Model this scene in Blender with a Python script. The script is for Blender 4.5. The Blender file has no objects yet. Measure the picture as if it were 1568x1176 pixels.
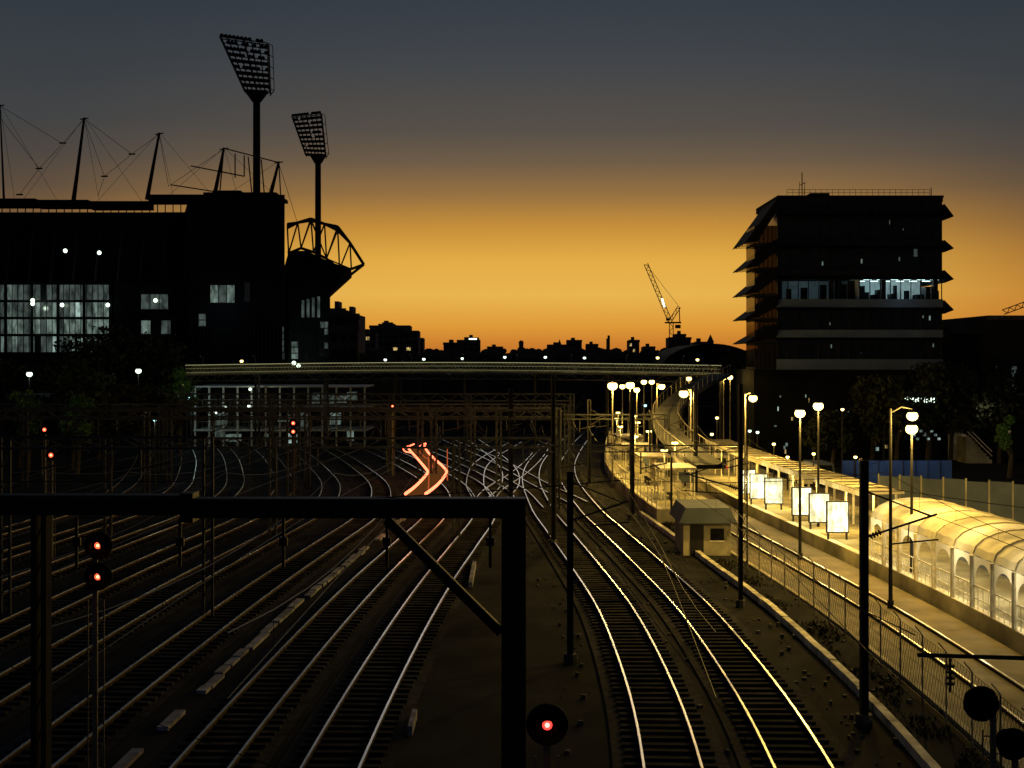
import bpy, math, random
from mathutils import Vector, noise
random.seed(7)
R = random.random
U = random.uniform
sc = bpy.context.scene

# ---------------------------------------------------------------- image pixels to scene points
EYE = 11.5            # camera height above the rails (footbridge deck + person)
FL = 2000.0           # focal length in image pixel units (36 mm sensor = 1568 units)
CX, HZ = 784.0, 552.0
def pt(u, v, D):      # point behind image pixel u, v, placed at an estimated distance D
    return Vector(((u-CX)*D/FL, D, EYE-(v-HZ)*D/FL))
def gd(v, z=0.0):  # distance at which image row v meets the level z
    return FL*(EYE-z)/(v-HZ)

# ---------------------------------------------------------------- materials
def nd(nt, t, **kw):
    n = nt.nodes.new(t)
    for k, v in kw.items(): setattr(n, k, v)
    return n
def mat(name, col, rough=0.8, metal=0.0, var=0.35, scale=1.5, bump=0.0, spec=0.3, trans=0.0, coarse=0.0):
    m = bpy.data.materials.new(name); m.use_nodes = True
    nt = m.node_tree; b = nt.nodes['Principled BSDF']
    tc = nd(nt, 'ShaderNodeTexCoord')
    no = nd(nt, 'ShaderNodeTexNoise'); no.inputs['Scale'].default_value = scale
    no.inputs['Detail'].default_value = 8
    nt.links.new(tc.outputs['Object'], no.inputs['Vector'])
    cr = nd(nt, 'ShaderNodeValToRGB')
    cr.color_ramp.elements[0].position = 0.3; cr.color_ramp.elements[1].position = 0.7
    cr.color_ramp.elements[0].color = [c*(1-var) for c in col]+[1]
    cr.color_ramp.elements[1].color = [min(1, c*(1+var)) for c in col]+[1]
    nt.links.new(no.outputs['Fac'], cr.inputs['Fac'])
    src = cr.outputs['Color']
    if coarse:   # large stains
        n3 = nd(nt, 'ShaderNodeTexNoise'); n3.inputs['Scale'].default_value = coarse; n3.inputs['Detail'].default_value = 4
        nt.links.new(tc.outputs['Object'], n3.inputs['Vector'])
        r3 = nd(nt, 'ShaderNodeMapRange'); r3.inputs[1].default_value = .35; r3.inputs[2].default_value = .65; r3.inputs[3].default_value = .45; r3.inputs[4].default_value = 1.2
        nt.links.new(n3.outputs['Fac'], r3.inputs[0])
        vm = nd(nt, 'ShaderNodeVectorMath', operation='SCALE'); nt.links.new(src, vm.inputs[0]); nt.links.new(r3.outputs[0], vm.inputs['Scale'])
        src = vm.outputs[0]
    nt.links.new(src, b.inputs['Base Color'])
    b.inputs['Roughness'].default_value = rough
    b.inputs['Metallic'].default_value = metal
    b.inputs['Specular IOR Level'].default_value = spec
    if bump:
        bp = nd(nt, 'ShaderNodeBump'); bp.inputs['Strength'].default_value = bump
        n2 = nd(nt, 'ShaderNodeTexNoise'); n2.inputs['Scale'].default_value = scale*12
        nt.links.new(tc.outputs['Object'], n2.inputs['Vector'])
        nt.links.new(n2.outputs['Fac'], bp.inputs['Height'])
        nt.links.new(bp.outputs['Normal'], b.inputs['Normal'])
    if trans:
        out = nt.nodes['Material Output']
        tr = nd(nt, 'ShaderNodeBsdfTranslucent'); tr.inputs['Color'].default_value = list(col)+[1]
        mx = nd(nt, 'ShaderNodeMixShader'); mx.inputs[0].default_value = trans
        nt.links.new(b.outputs[0], mx.inputs[1]); nt.links.new(tr.outputs[0], mx.inputs[2])
        nt.links.new(mx.outputs[0], out.inputs['Surface'])
    return m
def glow(name, col, s, sample=False):
    m = bpy.data.materials.new(name); m.use_nodes = True
    nt = m.node_tree; nt.nodes.remove(nt.nodes['Principled BSDF'])
    e = nd(nt, 'ShaderNodeEmission'); e.inputs[0].default_value = list(col)+[1]; e.inputs[1].default_value = s
    nt.links.new(e.outputs[0], nt.nodes['Material Output'].inputs['Surface'])
    if not sample: m.cycles.emission_sampling = 'NONE'
    return m
def litpane(name, col, s, lo=.1, sc_=1.2):
    # window with an unevenly lit interior behind it
    m = bpy.data.materials.new(name); m.use_nodes = True
    nt = m.node_tree; b = nt.nodes['Principled BSDF']
    b.inputs['Base Color'].default_value = (0.03, 0.03, 0.03, 1); b.inputs['Roughness'].default_value = 0.15
    tc = nd(nt, 'ShaderNodeTexCoord'); mp = nd(nt, 'ShaderNodeMapping'); mp.inputs['Scale'].default_value = (1.3, 1.3, 0.5)
    no = nd(nt, 'ShaderNodeTexNoise'); no.inputs['Scale'].default_value = sc_; no.inputs['Detail'].default_value = 5
    nt.links.new(tc.outputs['Object'], mp.inputs[0]); nt.links.new(mp.outputs[0], no.inputs['Vector'])
    mr = nd(nt, 'ShaderNodeMapRange'); mr.inputs[1].default_value = 0.38; mr.inputs[2].default_value = 0.68
    mr.inputs[3].default_value = lo*s; mr.inputs[4].default_value = 1.6*s
    nt.links.new(no.outputs['Fac'], mr.inputs[0]); nt.links.new(mr.outputs[0], b.inputs['Emission Strength'])
    b.inputs['Emission Color'].default_value = list(col)+[1]
    m.cycles.emission_sampling = 'NONE'
    return m
def tinted(name, col, fac):
    m = bpy.data.materials.new(name); m.use_nodes = True
    nt = m.node_tree; b = nt.nodes['Principled BSDF']; b.inputs['Base Color'].default_value = (.02,.02,.02,1); b.inputs['Roughness'].default_value = .1
    tr = nd(nt, 'ShaderNodeBsdfTransparent'); tr.inputs[0].default_value = list(col)+[1]
    mx = nd(nt, 'ShaderNodeMixShader'); mx.inputs[0].default_value = fac
    nt.links.new(b.outputs[0], mx.inputs[1]); nt.links.new(tr.outputs[0], mx.inputs[2]); nt.links.new(mx.outputs[0], nt.nodes['Material Output'].inputs['Surface'])
    return m

M = {}
M['ballast'] = mat('ballast', (0.032, 0.031, 0.032), 1.0, var=0.6, scale=2.5, bump=0.6, spec=.05, coarse=.15)
M['ground'] = mat('ground_soil', (0.019, 0.019, 0.019), 1.0, var=0.6, scale=0.35, bump=0.4, spec=0.03)
M['sleeper'] = mat('sleeper', (0.040, 0.038, 0.037), 1.0, var=0.6, scale=1.2, spec=.03, coarse=.2)
M['railhead'] = mat('rail_head_steel', (0.78, 0.77, 0.75), 0.33, 1.0, var=0.22, scale=0.25)
M['rust'] = mat('rail_rust', (0.04, 0.025, 0.017), 0.9, 0.0, spec=.1)
M['asphalt'] = mat('asphalt', (0.13, 0.105, 0.06), 0.8, var=0.4, scale=0.7, bump=0.25, coarse=.12)
M['concrete'] = mat('concrete', (0.36, 0.33, 0.22), 0.9, var=0.25, scale=0.9, bump=0.2, coarse=.25)
M['concrete_d'] = mat('concrete_dark', (0.06, 0.06, 0.058), 0.9, var=0.3, scale=0.4)
M['trough'] = mat('weathered_trough_lid', (0.30, 0.30, 0.34), 0.9, var=0.5, scale=1.6, coarse=.5)
M['kerb'] = mat('limewashed_kerb', (0.70, 0.66, 0.50), 0.8, var=0.3, scale=2, coarse=.6)
M['paint'] = mat('white_paint', (0.7, 0.66, 0.52), 0.7, var=0.25, scale=3)
M['steel'] = mat('dark_steel', (0.018, 0.018, 0.019), 0.65, 0.0, var=0.3, spec=.2)
M['portal'] = mat('weathered_portal_steel', (0.045, 0.047, 0.050), 0.7, 0.0, var=0.4, spec=.2)
M['galv'] = mat('galvanised_steel', (0.20, 0.18, 0.14), 0.6, 0.3, var=0.3)
M['black'] = mat('black_cladding', (0.008, 0.009, 0.012), 0.85, var=0.3, scale=0.2, spec=.05)
M['wall'] = mat('dark_wall', (0.020, 0.022, 0.026), 0.9, var=0.3, scale=0.25, spec=.05)
M['greyband'] = mat('grey_spandrel', (0.11, 0.15, 0.24), 0.8, var=0.15, scale=0.4, spec=.05)
M['whitecol'] = mat('pale_render', (0.45, 0.47, 0.46), 0.8, var=0.2, scale=0.6)
M['glass'] = mat('dark_glass', (0.010, 0.012, 0.014), 0.12, 0.0, var=0.3, spec=0.3)
M['bayglass'] = tinted('corner_bay_glass', (0.50, 0.40, 0.26), .55)
M['mesh'] = mat('perforated_shade', (0.03, 0.022, 0.014), 0.8, var=0.6, scale=3, trans=0.1, spec=.05)
M['far'] = mat('far_building', (0.12, 0.09, 0.08), 0.95, var=0.2, scale=0.03)  # distance haze put into the base colour as a paler warm brown
M['hill'] = mat('far_trees', (0.06, 0.05, 0.04), 1.0, var=0.4, scale=0.05, spec=.05)
M['bark'] = mat('bark', (0.05, 0.04, 0.03), 0.95)
M['leaf'] = mat('leaf', (0.030, 0.036, 0.020), 0.9, var=0.6, scale=0.7, spec=.1)
M['leaf2'] = mat('leaf_bright', (0.06, 0.12, 0.03), 0.7, var=0.5, scale=0.7, trans=0.3)
M['weed'] = mat('dry_grass', (0.035, 0.032, 0.018), 0.95, var=0.5, scale=1.0, spec=.02)
M['canopy'] = mat('canopy_membrane', (0.62, 0.57, 0.40), 0.7, var=0.2, scale=1.2, trans=0.28, coarse=.4)
M['arch'] = mat('arch_panel', (0.80, 0.76, 0.62), 0.6, var=0.1, trans=0.5)
M['blue'] = mat('blue_hoarding', (0.04, 0.10, 0.36), 0.7, var=0.2, scale=0.5)
M['bridge'] = mat('bridge_mesh_panel', (0.26, 0.25, 0.17), 0.7, var=0.5, scale=0.8)
M['wallgrey'] = mat('grey_fence_panel', (0.08, 0.10, 0.13), 0.8, var=0.2, scale=0.7)
M['red'] = glow('red_lens', (1.0, 0.05, 0.035), 2.2)
M['redcore'] = glow('red_lens_core', (1.0, 0.30, 0.26), 3.0)
M['orange'] = glow('amber_lens', (1.0, 0.10, 0.035), 2.0)
M['orangecore'] = glow('amber_lens_core', (1.0, 0.40, 0.2), 3.0)
M['sod'] = glow('sodium_lamp_glass', (1.0, 0.74, 0.22), 6)
M['whitelamp'] = glow('white_lamp_glass', (0.80, 1.0, 0.78), 2.5)
M['cyan'] = glow('cyan_lamp_glass', (0.45, 0.9, 1.0), 2)
M['poster'] = litpane('backlit_poster', (1.0, 0.92, 0.50), 1.8, .4, 1.8)
M['trail'] = glow('tail_light_trail', (1.0, 0.155, 0.07), 4.5, True)
M['trail2'] = glow('tail_light_trail_dim', (1.0, 0.18, 0.05), 0.45)
M['trailfill'] = glow('trail_fill_glow', (1.0, 0.32, 0.07), 0.10)  # dim glow added to fill the gap between the two trails
M['railglow'] = glow('handrail_strip_light', (0.75, 0.72, 0.36), 0.42)  # emission put into the handrail for the parapet's lit tone, no lamp
M['railglow2'] = glow('deck_strip_light', (0.75, 0.72, 0.36), 0.17)  # weaker glow of the same kind put into the mid and lower rails
M['p1'] = litpane('window_dim', (0.52, 0.70, 0.62), 0.08, .35)
M['p2'] = litpane('window_mid', (0.60, 0.84, 0.72), 0.17, .3)
M['p3'] = litpane('window_bright', (0.70, 0.97, 0.88), 0.40, .25)
M['py'] = litpane('window_warm', (1.0, 0.72, 0.25), 0.6)
M['int'] = mat('office_interior', (0.45, 0.5, 0.5), 0.8, var=0.2)
M['tube'] = glow('office_tube_light', (0.7, 1.0, 1.0), 4, True)

# ---------------------------------------------------------------- mesh builder
class B:
    def __init__(s, m): s.v = []; s.f = []; s.m = m
    def add(s, vs, fs):
        o = len(s.v); s.v += [tuple(v) for v in vs]; s.f += [tuple(i+o for i in f) for f in fs]
    def box(s, x0, x1, y0, y1, z0, z1):
        s.add([(x0,y0,z0),(x1,y0,z0),(x1,y1,z0),(x0,y1,z0),(x0,y0,z1),(x1,y0,z1),(x1,y1,z1),(x0,y1,z1)],
              [(0,3,2,1),(4,5,6,7),(0,1,5,4),(1,2,6,5),(2,3,7,6),(3,0,4,7)])
    def rbox(s, c, ax, L, W, H):   # centre-bottom, direction angle
        ca, sa = math.cos(ax), math.sin(ax); vs = []
        for z in (0, H):
            for a, b in ((-1,-1),(1,-1),(1,1),(-1,1)):
                x = a*L/2; y = b*W/2
                vs.append((c[0]+x*ca-y*sa, c[1]+x*sa+y*ca, c[2]+z))
        s.add(vs, [(0,3,2,1),(4,5,6,7),(0,1,5,4),(1,2,6,5),(2,3,7,6),(3,0,4,7)])
    def rod(s, a, b, r, n=6, r2=None):
        a = Vector(a); b = Vector(b); d = b-a
        if d.length < 1e-6: return
        if r2 is None: r2 = r
        q = d.to_track_quat('Z', 'Y'); vs = []
        for p, rr in ((a, r), (b, r2)):
            for i in range(n):
                t = 2*math.pi*(i+0.5)/n
                vs.append(p+q@Vector((rr*math.cos(t), rr*math.sin(t), 0)))
        fs = [(i, (i+1)%n, n+(i+1)%n, n+i) for i in range(n)]+[tuple(range(n-1,-1,-1)), tuple(range(n,2*n))]
        s.add(vs, fs)
    def path(s, ps, r, n=6):
        for a, b in zip(ps, ps[1:]): s.rod(a, b, r, n)
    def profile(s, xz, y0, y1, k=1.0):    # XZ outline extruded along Y (k tapers the far end)
        n = len(xz)
        s.add([(x,y0,z) for x,z in xz]+[(x*k,y1,z) for x,z in xz],
              [(i,(i+1)%n,n+(i+1)%n,n+i) for i in range(n)]+[tuple(range(n)), tuple(range(2*n-1,n-1,-1))])
    def sphere(s, c, r, n=10, m=6, sz=1.0):
        vs = [(c[0],c[1],c[2]+r*sz)]
        for j in range(1, m):
            ph = math.pi*j/m
            for i in range(n):
                t = 2*math.pi*i/n
                vs.append((c[0]+r*math.sin(ph)*math.cos(t), c[1]+r*math.sin(ph)*math.sin(t), c[2]+r*sz*math.cos(ph)))
        vs.append((c[0],c[1],c[2]-r*sz)); L = len(vs)-1
        fs = [(0,1+i,1+(i+1)%n) for i in range(n)]
        for j in range(m-2):
            for i in range(n):
                a = 1+j*n+i; b = 1+j*n+(i+1)%n; fs.append((a,a+n,b+n,b))
        fs += [(L,1+(m-2)*n+(i+1)%n,1+(m-2)*n+i) for i in range(n)]
        s.add(vs, fs)
    def quad(s, a, b, c, d): s.add([a,b,c,d], [(0,1,2,3)])
class Thing:
    def __init__(s, name): s.name = name; s.parts = {}; s.lights = []
    def p(s, pn, m):
        if pn not in s.parts: s.parts[pn] = B(M[m])
        return s.parts[pn]
    def light(s, loc, power, col, r=0.15): s.lights.append((loc, power, col, r))
    def done(s):
        ps = [(k, b) for k, b in s.parts.items() if b.f]
        def mk(n, b):
            me = bpy.data.meshes.new(n); me.from_pydata(b.v, [], b.f); me.materials.append(b.m); me.update()
            o = bpy.data.objects.new(n, me); sc.collection.objects.link(o); return o
        if len(ps) == 1 and not s.lights: return mk(s.name, ps[0][1])
        e = bpy.data.objects.new(s.name, None); sc.collection.objects.link(e)
        for k, b in ps:
            o = mk(k, b); o.parent = e
        for loc, pw, col, r in s.lights:
            l = bpy.data.lights.new('lamp_light', 'POINT'); l.energy = pw; l.color = col; l.shadow_soft_size = r
            o = bpy.data.objects.new('lamp_light', l); o.location = loc; sc.collection.objects.link(o); o.parent = e
        return e

SOD = (1.0, 0.62, 0.12)

# ---------------------------------------------------------------- world
w = bpy.data.worlds.new('World'); sc.world = w; w.use_nodes = True
nt = w.node_tree; nt.nodes.clear()
out = nd(nt, 'ShaderNodeOutputWorld')
tc = nd(nt, 'ShaderNodeTexCoord'); sx = nd(nt, 'ShaderNodeSeparateXYZ')
nt.links.new(tc.outputs['Generated'], sx.inputs[0])
mul = nd(nt, 'ShaderNodeMath', operation='MULTIPLY'); mul.inputs[1].default_value = 3.0; mul.use_clamp = True
nt.links.new(sx.outputs['Z'], mul.inputs[0])
def lin(c):
    return [((x/255)/12.92 if x/255 <= 0.04045 else ((x/255+0.055)/1.055)**2.4) for x in c]+[1]
def ramp(stops):
    r = nd(nt, 'ShaderNodeValToRGB'); el = r.color_ramp.elements
    while len(el) > 1: el.remove(el[-1])
    el[0].position = stops[0][0]; el[0].color = lin(stops[0][1])
    for p, c in stops[1:]:
        e = el.new(p); e.color = lin(c)
    r.color_ramp.interpolation = 'LINEAR'
    nt.links.new(mul.outputs[0], r.inputs[0]); return r
rc = ramp([(0,(176,102,44)),(.033,(202,124,46)),(.078,(222,153,56)),(.15,(232,180,80)),(.227,(228,172,70)),(.302,(200,144,58)),(.375,(152,114,64)),(.448,(112,93,71)),(.52,(88,80,72)),(.66,(69,71,74)),(.80,(56,63,72)),(1,(46,54,65))])
rd = ramp([(0,(152,84,38)),(.033,(176,98,38)),(.078,(190,113,40)),(.15,(186,120,44)),(.227,(158,106,48)),(.302,(120,88,55)),(.375,(90,75,61)),(.448,(75,69,64)),(.52,(65,66,67)),(.66,(56,61,66)),(.80,(47,55,64)),(1,(41,49,59))])
dot = nd(nt, 'ShaderNodeVectorMath', operation='DOT_PRODUCT'); g = math.radians(1.6)
dot.inputs[1].default_value = (math.sin(g), math.cos(g), 0)
nt.links.new(tc.outputs['Generated'], dot.inputs[0])
mr = nd(nt, 'ShaderNodeMapRange', interpolation_type='SMOOTHSTEP'); mr.inputs[1].default_value = 0.91; mr.inputs[2].default_value = 1.0
nt.links.new(dot.outputs['Value'], mr.inputs[0])
mx = nd(nt, 'ShaderNodeMix', data_type='RGBA')
nt.links.new(mr.outputs[0], mx.inputs[0]); nt.links.new(rd.outputs[0], mx.inputs[6]); nt.links.new(rc.outputs[0], mx.inputs[7])
mb = nd(nt, 'ShaderNodeMapRange'); mb.inputs[1].default_value = -0.2; mb.inputs[2].default_value = 0.9
nt.links.new(dot.outputs['Value'], mb.inputs[0])
# night side of the sky is blue-grey, not orange
ns = nd(nt, 'ShaderNodeMix', data_type='RGBA'); ns.inputs[6].default_value = (0.016, 0.021, 0.032, 1)
nt.links.new(mb.outputs[0], ns.inputs[0]); nt.links.new(mx.outputs[2], ns.inputs[7])
bg = nd(nt, 'ShaderNodeBackground'); nt.links.new(ns.outputs[2], bg.inputs[0])
sky = nd(nt, 'ShaderNodeTexSky', sky_type='NISHITA'); sky.sun_disc = False
sky.sun_elevation = math.radians(-4); sky.sun_rotation = math.radians(1)
bg2 = nd(nt, 'ShaderNodeBackground'); bg2.inputs[1].default_value = 0.01
nt.links.new(sky.outputs[0], bg2.inputs[0])
ad = nd(nt, 'ShaderNodeAddShader'); nt.links.new(bg.outputs[0], ad.inputs[0]); nt.links.new(bg2.outputs[0], ad.inputs[1])
nt.links.new(ad.outputs[0], out.inputs[0])

# afterglow "sun": very weak, low, broad, shining towards the camera
sl = bpy.data.lights.new('sun', 'SUN'); sl.energy = 0.07; sl.angle = math.radians(16); sl.color = (1.0, 0.96, 0.92)
so = bpy.data.objects.new('sun', sl); sc.collection.objects.link(so)
so.rotation_euler = Vector((-0.02, -1, -0.17)).to_track_quat('-Z', 'Y').to_euler()

# ---------------------------------------------------------------- camera
cam = bpy.data.cameras.new('camera'); co = bpy.data.objects.new('camera', cam); sc.collection.objects.link(co)
co.location = (0, 0, EYE); co.rotation_euler = (math.radians(90), 0, 0)
cam.sensor_width = 36; cam.lens = 36*FL/1568; cam.shift_y = -36/1568; cam.clip_end = 12000; cam.clip_start = 0.5
sc.camera = co
sc.view_settings.view_transform = 'Standard'; sc.view_settings.look = 'None'; sc.view_settings.exposure = 0

# ---------------------------------------------------------------- ground
t = Thing('ground'); t.p('g', 'ground').quad((-6000,-400,0),(6000,-400,0),(6000,9000,0),(-6000,9000,0)); t.done()

def cat(pts, y):
    n = len(pts)
    if y <= pts[0][0]: return pts[0][1]
    if y >= pts[-1][0]:
        (a, xa), (b, xb) = pts[-2], pts[-1]; return xb+(xb-xa)/(b-a)*(y-b)
    for i in range(n-1):
        if pts[i][0] <= y <= pts[i+1][0]: break
    def sl_(k):
        if k == 0: return (pts[1][1]-pts[0][1])/(pts[1][0]-pts[0][0])
        if k == n-1: return (pts[-1][1]-pts[-2][1])/(pts[-1][0]-pts[-2][0])
        return (pts[k+1][1]-pts[k-1][1])/(pts[k+1][0]-pts[k-1][0])
    h = pts[i+1][0]-pts[i][0]; s = (y-pts[i][0])/h
    return ((2*s**3-3*s*s+1)*pts[i][1]+(s**3-2*s*s+s)*h*sl_(i)+(-2*s**3+3*s*s)*pts[i+1][1]+(s**3-s*s)*h*sl_(i+1))
SL = [(-40,-9.4),(0,-9.1),(37,-8.6),(53,-8.1),(67,-7.4),(80,-6.5),(94,-5.6),(105,-5.7),(119,-7.2),(133,-10),(160,-16.5),(200,-28),(260,-46)]
SR = [(-40,-1.0),(0,2.2),(37,4.5),(46,4.8),(59,4.7),(72,4.0),(86,3.1),(99,2.3),(125,1.8),(150,3.0),(200,8),(260,16)]
def off(S, y, o):
    d = (cat(S, y+0.5)-cat(S, y-0.5)); L = math.hypot(d, 1)
    return (cat(S, y)+o/L, y-o*d/L, math.atan2(1, d))
def ribbon(b, S, o0, o1, z, y0, y1, st=2.0, z1=None):
    if z1 is None: z1 = z
    n = int((y1-y0)/st); P = []
    for i in range(n+1):
        y = y0+(y1-y0)*i/n; a = off(S, y, o0); c = off(S, y, o1); P += [(a[0],a[1],z),(c[0],c[1],z1)]
    b.add(P, [(2*i, 2*i+1, 2*i+3, 2*i+2) for i in range(n)])
def bar(b, S, o, wd, z0, z1, y0, y1, st=2.0):
    n = max(1,int((y1-y0)/st)); P = []
    for i in range(n+1):
        y = y0+(y1-y0)*i/n; a = off(S, y, o-wd/2); c = off(S, y, o+wd/2)
        P += [(a[0],a[1],z0),(a[0],a[1],z1),(c[0],c[1],z1),(c[0],c[1],z0)]
    fs = []
    for i in range(n):
        k = 4*i
        for j in range(3): fs.append((k+j, k+j+1, k+j+5, k+j+4))
    fs += [(0,1,2,3), (4*n+3,4*n+2,4*n+1,4*n)]
    b.add(P, fs)
tz = 0
def track(S, o, y0, y1, sleep_to=150):
    global tz; tz += 1
    t = Thing('railway_track')
    ribbon(t.p('ballast_bed', 'ballast'), S, o-1.65, o+1.65, 0.02+0.004*tz, y0, y1)
    for sgn in (-1, 1):
        bar(t.p('rail_head', 'railhead'), S, o+sgn*0.8, 0.07, 0.24, 0.28, y0, y1)
        bar(t.p('rail_web', 'rust'), S, o+sgn*0.8, 0.05, 0.1, 0.238, y0, y1)
    b = t.p('sleepers', 'sleeper'); y = y0+0.3
    while y < min(y1, sleep_to):
        x, yy, a = off(S, y, o); b.rbox((x+U(-.04,.04), yy, 0.03+0.001*tz+U(0,.03)), a+math.pi/2+U(-.02,.02), 2.6, 0.25, 0.09); y += 0.66
    t.done()
for o in (3.6, 0, -4.9, -9.2, -13.3, -17.8, -22.5, -27.5): track(SL, o, 14 if o > -15 else 30, 230, 150 if o > -8 else 90)
track(SR, 0, 14, 220); track(SR, 3.6, 14, 220); track(SR, 12.0, 14, 170, 20)
# junction of crossing tracks beyond the signal gantry
for c in ([(96,-2.4),(112,-1.8),(130,0.6),(150,2.6),(175,4.4)], [(100,1.6),(115,0.2),(140,-4.4),(172,-11.5)],
          [(104,-2.2),(120,-3.4),(145,-3.2),(180,0.5)], [(104,5.2),(120,2.4),(145,-1.4),(185,-9)], [(98,-2.3),(118,-0.2),(142,-0.8),(190,-6)]):
    track(c, 0, c[0][0], c[-1][0], 10)

# pale cable-trough / kerb lines beside the tracks
t = Thing('concrete_cable_trough'); b = t.p('covers', 'trough'); y = 15
while y < 112:
    L = U(.5, 3)
    if R() < 0.78: bar(b, SL, -2.35+U(-.08,.08), 0.34, 0.02, 0.14+U(-.04,.03), y, y+L, 0.7)
    y += L+U(.04,.3)
t.done()
t = Thing('concrete_kerb'); b = t.p('c', 'kerb'); y = 15
while y < 96:
    bar(b, SR, 7.2+U(-.02,.02), 0.28, 0, 0.30+U(-.02,.02), y, y+1.96, 0.98); y += 2
t.done()
t = Thing('trackside_marker_boards'); b = t.p('m', 'trough')
b.box(-2.2, -2.0, 66, 73, 0.02, 0.3); b.box(-3.2, -3.05, 40, 42, 0, 0.3); t.done()
# scattered trackside clutter
t = Thing('trackside_debris'); b = t.p('d', 'concrete_d')
for i in range(420):
    y = U(24, 110); x = off(SR, y, random.choice((-2.6, 1.8, 5.7, 6.3, 8.2))+U(-.7,.7)); s = U(.04,.18)
    b.rbox((x[0], x[1], 0), U(0,3), s, s*U(.3,1), s*U(.3,1))
t.done()
t = Thing('grass_verge'); b = t.p('tufts', 'weed')
for i in range(3600):
    y = U(24, 100); o = 8.25+random.gauss(0,.4)
    if noise.noise(Vector((y*.35,o,0))) < -.05: continue
    x = off(SR, y, o); a = U(0,6.28); h = U(.06,.24); wd = U(.02,.07)
    p = Vector((x[0],x[1],0)); d = Vector((math.cos(a)*wd,math.sin(a)*wd,0)); tip = p+Vector((U(-.15,.15),U(-.15,.15),h))
    b.add([p-d,p+d,tip],[(0,1,2)])
t.done()

# ---------------------------------------------------------------- right-hand station
t = Thing('access_road'); ribbon(t.p('r', 'asphalt'), SR, 9.4, 14.85, 0.125, 14, 170)
bar(t.p('edge','concrete'), SR, 9.35, .2, 0, .16, 14, 92)
t.done()
t = Thing('railway_platform')   # far island platform
bar(t.p('body', 'concrete'), SR, 10.1, 5.0, 0, 0.95, 92, 190)
ribbon(t.p('surface', 'concrete'), SR, 7.6, 12.6, 0.954, 92, 190)
ribbon(t.p('edge_line', 'paint'), SR, 7.75, 8.05, 0.960, 92, 190)
t.done()
t = Thing('railway_platform')
bar(t.p('body', 'concrete'), SR, 19.0, 7.8, 0, 0.8, 20, 170)
ribbon(t.p('surface', 'concrete'), SR, 15.1, 22.9, 0.804, 20, 170)
ribbon(t.p('edge_line', 'paint'), SR, 15.15, 15.55, 0.809, 20, 170)
t.done()

def globe_lamp(u, v, D, pw=900, arm=0.0, name='street_lamp', r=0.22, col=SOD, m='sod', pole='galv'):
    t = Thing(name); c = pt(u, v, D); px = c.x-arm
    b = t.p('pole', pole)
    b.rod((px, D, 0.0), (px, D, c.z+(0.35 if arm else -r*.6)), 0.10, 8, 0.05); b.rod((px, D, 0), (px, D, 0.5), 0.15, 8)
    if abs(arm) > 0.05:
        b.path([(px, D, c.z+0.15), (px+arm*0.5, D, c.z+0.42), (px+arm, D, c.z+0.32)], 0.035)
    t.p('lamp_hood', 'steel').rod((c.x, D, c.z+r*0.6), (c.x, D, c.z+r*0.6+0.10), r*.8, 10, r*0.35)
    t.p('lamp_glass', m).sphere((c.x, D, c.z), r, sz=0.85)
    if pw: t.light((c.x, D-r-.1, c.z-r*.3), pw, col, 0.12)
    t.done()
globe_lamp(1225, 633, 74.7, 3600, 0.0, r=0.31, pole='steel')
globe_lamp(1253, 622, 84, 2600, 0.0, r=0.34, pole='steel')
globe_lamp(1397, 637, 60, 2700, 1.0, r=0.27, pole='steel')
globe_lamp(1396, 657, 66, 2900, 0.0, r=0.32, pole='steel')
globe_lamp(1153, 610, 100, 3600, 0.6, r=0.34)
globe_lamp(1047, 603, 110, 3800, -0.6, r=0.40)
globe_lamp(938, 591, 118, 3400, 0.0, r=0.46)
globe_lamp(965, 590, 126, 2000, 0.0, r=0.43)
globe_lamp(975, 597, 135, 1500, 0.0, r=0.33)
globe_lamp(1013, 592, 140, 1800, 0.5, r=0.38)
for u, v, D in ((986,585,150),(998,585,155),(1055,580,160),(1108,578,150),(1118,578,158),(1140,577,165),(953,592,150)):
    globe_lamp(u, v, D, 250 if u > 1000 else 0, 0.0, r=0.34)

# platform light columns (short)
for i in range(9):
    y = 97+i*9; x = off(SR, y, 9.0+(i%2)*2.2); t = Thing('platform_lamp')
    t.p('pole', 'paint').rod((x[0],x[1],0.95),(x[0],x[1],4.7),0.06)
    t.p('head', 'sod').box(x[0]-.25,x[0]+.25,x[1]-.1,x[1]+.1,4.7,4.85)
    t.light((x[0],x[1],4.5), 1050, SOD, 0.1); t.done()
for i, y in enumerate((100, 112, 126, 142)):
    x, yy, a = off(SR, y, 10.2); t = Thing('platform_shelter')
    t.p('roof', 'galv').box(x-1.4,x+1.4,yy-2.5,yy+2.5,3.3,3.45)
    t.p('back_panels', 'arch').box(x-.05,x+.05,yy-2.3,yy+2.3,1.3,3.1)
    for sx_ in (-1.25,1.25):
        for sy_ in (-2.2,0,2.2): t.p('posts', 'paint').rod((x+sx_,yy+sy_,.95),(x+sx_,yy+sy_,3.3),0.05)
    t.p('bench', 'wall').box(x-.7,x-.3,yy-1.8,yy+1.8,1.35,1.42)
    t.p('bench_legs', 'steel').box(x-.55,x-.45,yy-1.5,yy-1.4,.95,1.35); t.p('bench_legs', 'steel').box(x-.55,x-.45,yy+1.4,yy+1.5,.95,1.35)
    t.done()
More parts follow.
